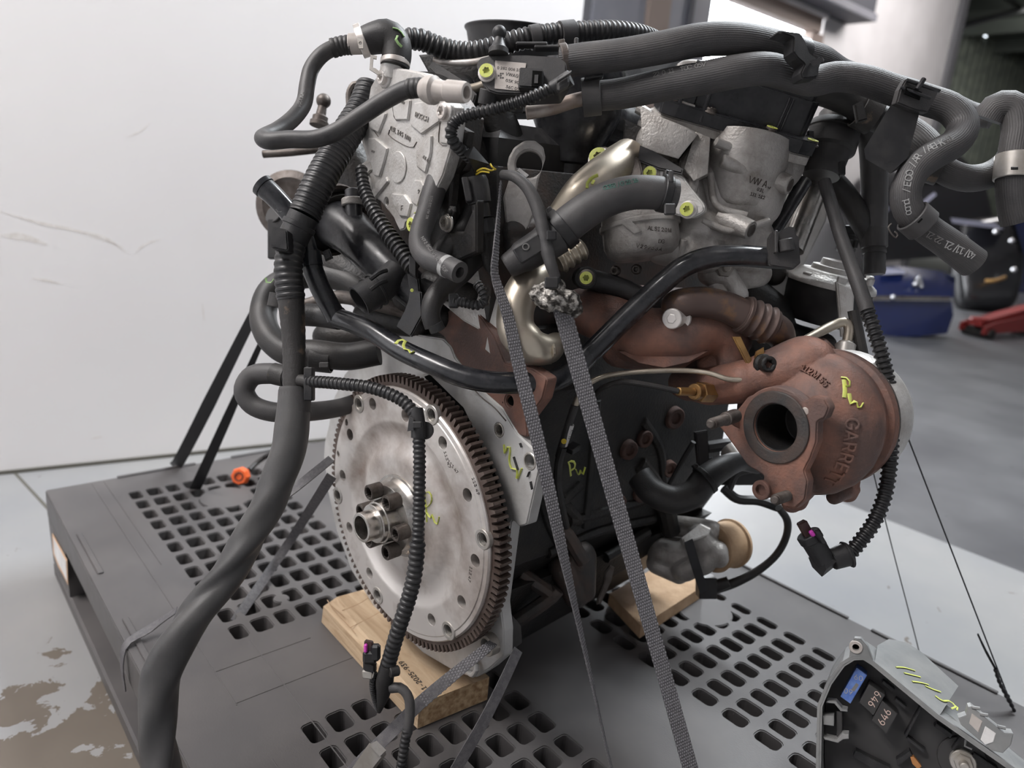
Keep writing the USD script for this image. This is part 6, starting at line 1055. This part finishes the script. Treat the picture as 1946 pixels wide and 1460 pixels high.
for q, a, b in (([(800, 838), (918, 920), (832, 1072), (728, 972)], (852, 880), (789, 985)), ([(897, 962), (1012, 1060), (930, 1205), (820, 1108)], (905, 1155), (965, 1050))):
    r1 = face('relay', q, 'relay', .012, .02, 'black relay printed with a number'); btxt('646', a, b, .0062, 'print_white' if False else 'print_copper', .012, r1)
for q in ([(480, 978), (545, 985), (590, 1040), (640, 1045), (640, 1030), (600, 1020), (555, 968), (490, 962)], [(455, 1072), (540, 1075), (540, 1150), (462, 1140)], [(460, 1228), (560, 1250), (600, 1205), (650, 1210), (650, 1245), (610, 1248), (570, 1275), (470, 1250)]): face('latch_tab', q, 'box_grey', .004, .012)
face('latch_block', [(560, 1040), (600, 1045), (600, 1225), (560, 1230)], 'relay', .010, .02)
for q in ([(905, 815), (990, 880), (980, 900), (895, 835)], [(1000, 945), (1080, 1010), (1070, 1030), (990, 965)], [(1180, 1000), (1200, 1010), (1080, 1230), (1060, 1220)], [(1085, 1230), (1220, 1330), (1200, 1350), (1075, 1250)], [(1470, 1230), (1490, 1240), (1430, 1330), (1410, 1320)], [(1000, 1400), (1100, 1330), (1120, 1370), (1010, 1450)], [(700, 1330), (960, 1460), (880, 1500), (680, 1380)], [(1300, 1130), (1420, 1215), (1400, 1240), (1280, 1155)], [(1580, 1350), (1760, 1470), (1740, 1500), (1560, 1380)]): face('tray_rib', q, 'plastic', .024, .02)
face('copper_bar', [(1105, 1382), (1130, 1375), (1190, 1450), (1160, 1470), (1120, 1430)], 'copper', .022, .006, 'orange copper bar')
p = Pl(*Z6([(1500, 1432)])[0], bo - bn * .02, bn); obj('terminal_stud', J(cyl(p - bn * .01, p + bn * .010, .0040), cyl(p - bn * .01, p, .0080, n=6), cyl(p - bn * .012, p - bn * .004, .0105)), 'zinc', t, 'shiny terminal stud with nut')
obj('stud_seat', cyl(p - bn * .03, p - bn * .010, .020), 'relay', t)
obj('wire_clip', tube([Pl(*q, bo - bn * .012, bn) for q in Z6([(1515, 1250), (1505, 1290), (1530, 1315), (1560, 1320)])], .0010, 6), 'box_grey', t)
face('side_bracket', [(1535, 1010), (1560, 1005), (1800, 1200), (1870, 1205), (1850, 1290), (1790, 1350), (1700, 1330), (1640, 1275), (1480, 1140), (1460, 1090), (1520, 1070)], 'box_grey', -.001, .014)
face('bracket_slot', [(1660, 1150), (1740, 1205), (1720, 1270), (1660, 1290), (1625, 1250)], 'white', -.0018, .003); face('bracket_slot', [(1560, 1055), (1640, 1115), (1610, 1200), (1540, 1130)], 'beige', -.0016, .003)
for a, b in (((1560, 1010), (1620, 1020)), ((1620, 1060), (1680, 1070)), ((1750, 1150), (1810, 1165))): obj('bracket_tooth', tube([Pl(*Z6([q])[0], bo + bn * .001, bn) for q in (a, b)], .0015, 6), 'box_grey', t)

# ================================================================ THINGS FAR BEHIND
mat('paint_blue', (.005, .010, .050), .22, coat=.6, c2=(.007, .014, .065), scale=2); mat('paint_black', (.006, .006, .007), .2, coat=.5); mat('chrome', (.6, .6, .62), .15, .95); mat('paint_red', (.22, .022, .02), .4); mat('pale_lilac', (.32, .32, .40), .2); mat('far_dark', (.014, .015, .02), .5)  # pale lilac is also the tone of the painted reflection on the car end
def patch(pts): return hull(pts)
def prism(pxs, d, th, o=None): return slab(pxs, Pd(*pxs[0], d), TOCAM, th, rnd=.0, ch=.012)
t = thing('car_tailgate', 'dark blue car tailgate standing on the floor behind the turbo', 'tailgate', Pz(1740, 640, 0)); d_ = 4.25
obj('upper_panel', hull(W((1655, 512, 4.3), (1700, 505, 4.25), (1790, 515, 4.25), (1816, 530, 4.3), (1812, 566, 4.2), (1655, 566, 4.2), (1655, 512, 4.6), (1816, 525, 4.6), (1812, 566, 4.5), (1655, 566, 4.5))), 'paint_blue', t)
obj('lower_panel', hull(W((1655, 570, 4.22), (1808, 572, 4.22), (1812, 600, 4.25), (1800, 634, 4.28), (1740, 640, 4.26), (1665, 640, 4.26), (1655, 570, 4.5), (1812, 600, 4.5), (1740, 632, 4.45), (1665, 632, 4.45))), 'paint_blue', t)
obj('chrome_strip', hull(W((1655, 562, 4.18), (1806, 564, 4.18), (1806, 570, 4.18), (1655, 569, 4.18), (1655, 562, 4.3), (1806, 564, 4.3), (1806, 570, 4.3), (1655, 569, 4.3))), 'steel_dark', t)
obj('emblem', blob([Bn((1740, 540, 4.2, 6), (1748, 528, 4.2, 4)), Bn((1748, 528, 4.2, 3), (1752, 545, 4.2, 3))], .01, 0), 'chrome', t); obj('roof_edge', hull(W((1675, 508, 4.22), (1720, 514, 4.22), (1720, 520, 4.22), (1675, 522, 4.22), (1675, 508, 4.3), (1720, 514, 4.3))), 'pale_lilac', t); obj('button', trimesh.creation.icosphere(2, .018).apply_translation(Pd(1697, 565, 4.17)), 'chrome', t)
t = thing('black_car_end', 'dark rounded car end in the shade behind the blue tailgate', 'car', Pz(1870, 605, 0)); 
obj('bumper', blob([Bn((1850, 440, 5.9, 24), (1895, 440, 5.85, 30), (1905, 500, 5.75, 36), (1838, 500, 5.8, 30), (1845, 565, 5.8, 30), (1895, 560, 5.75, 34))], .06, 3), 'paint_black', t)
obj('reflection_bar', hull(W((1806, 414, 5.6), (1890, 424, 5.6), (1908, 436, 5.6), (1810, 424, 5.6), (1806, 414, 5.8), (1908, 436, 5.8))), 'pale_lilac', t, 'pale bar painted as a reflection')  # pale bar: a reflection on the car drawn as its own piece
for x, y in ((1893, 441), (1923, 458), (1927, 513), (1834, 455)): obj('bright_ball', trimesh.creation.icosphere(2, .022).apply_translation(Pd(x, y, 5.45)), 'chrome', t)  # small shiny balls on the dark car end
obj('trim_strip', tube(W((1872, 534, 5.45), (1890, 534, 5.42), (1910, 527, 5.45)), .014, 8, .03), 'brass', t)
t = thing('dark_car', 'black car body in the gloom behind the hanging hoses', 'car', Pz(1740, 560, 0)); obj('body', hull(W((1640, 330, 6.6), (1700, 280, 6.8), (1800, 270, 6.9), (1870, 340, 6.8), (1900, 480, 6.6), (1640, 500, 6.5), (1640, 330, 7.6), (1870, 340, 7.6), (1900, 450, 7.6), (1640, 480, 7.6))), 'paint_black', t); obj('windscreen', hull(W((1700, 296, 6.72), (1795, 286, 6.80), (1840, 340, 6.70), (1690, 350, 6.62), (1700, 296, 6.9), (1840, 340, 6.9))), 'far_dark', t)
obj('pale_strip', hull(W((1742, 392, 6.45), (1775, 365, 6.45), (1780, 370, 6.45), (1748, 398, 6.45), (1742, 392, 6.55), (1780, 370, 6.55))), 'pale_lilac', t); obj('bright_ball', trimesh.creation.icosphere(2, .03).apply_translation(Pd(1682, 398, 6.4)), 'pale_lilac', t)  # pale strip and pale ball set on the dark body
t = thing('blue_car_door', 'blue car door at the right edge far behind', 'car door', Pz(1955, 600, 0)); obj('panel', hull(W((1918, 405, 6.2), (1990, 395, 6.2), (1990, 560, 6.2), (1932, 556, 6.2), (1918, 405, 6.3), (1990, 560, 6.3), (1932, 556, 6.3), (1990, 395, 6.3))), 'paint_blue', t, smooth=False); obj('sill', hull(W((1932, 556, 6.15), (1990, 560, 6.15), (1990, 590, 6.15), (1940, 586, 6.15), (1932, 556, 6.3), (1990, 590, 6.3), (1940, 586, 6.3))), 'wall_panel', t)
t = thing('trolley_jack', 'red trolley jack lying on the grey floor at the right', 'jack', Pz(1900, 650, 0))
def jp(x, y, h): return Pz(x, y, 0) * [1, 1, 0] + [0, 0, h]
ja, jb = Pz(1842, 640, .0), Pz(1990, 632, .0)
jd = unit(jb - ja); jn = np.cross(ZN, jd)
for s in (-1, 1): obj('side_plate', hull([ja + jd * l + jn * (s * .07 + w) + ZN * z for l, z in ((0, .03), (0, .075), (.12, .10), (.62, .15), (.62, .04)) for w in (-.006, .006)]), 'paint_red', t)
obj('lift_arm', hull([ja + jd * l + jn * w + ZN * z for l, z in ((.02, .07), (.02, .10), (.62, .14), (.62, .19)) for w in (-.04, .04)]), 'paint_red', t); obj('saddle', cyl(ja + jd * .06 + ZN * .10, ja + jd * .06 + ZN * .118, .05), 'paint_red', t)
for l in (.08, .56): obj('wheel', cyl(ja + jd * l - jn * .09 + ZN * .032, ja + jd * l + jn * .09 + ZN * .032, .03), 'iron_black', t)
glow('daylight', (.85, .92, 1.0), 5.0)
for k, (x, y, w) in enumerate(((1825, 38, 10), (1843, 48, 13), (1873, 62, 14), (1879, 66, 8), (1906, 82, 12), (1918, 88, 8), (1944, 102, 8))):
    p = Pl(x, y, np.array([-6.36, 0, 0]), XN); s = w * dep(p) / FP; obj('daylight_gap', abox(-6.39, -6.36, p[1] - s * .9, p[1] + s * .9, p[2] - s * .42, p[2] + s * .42), 'daylight', stage.GetPrimAtPath('/World/wall_far'))
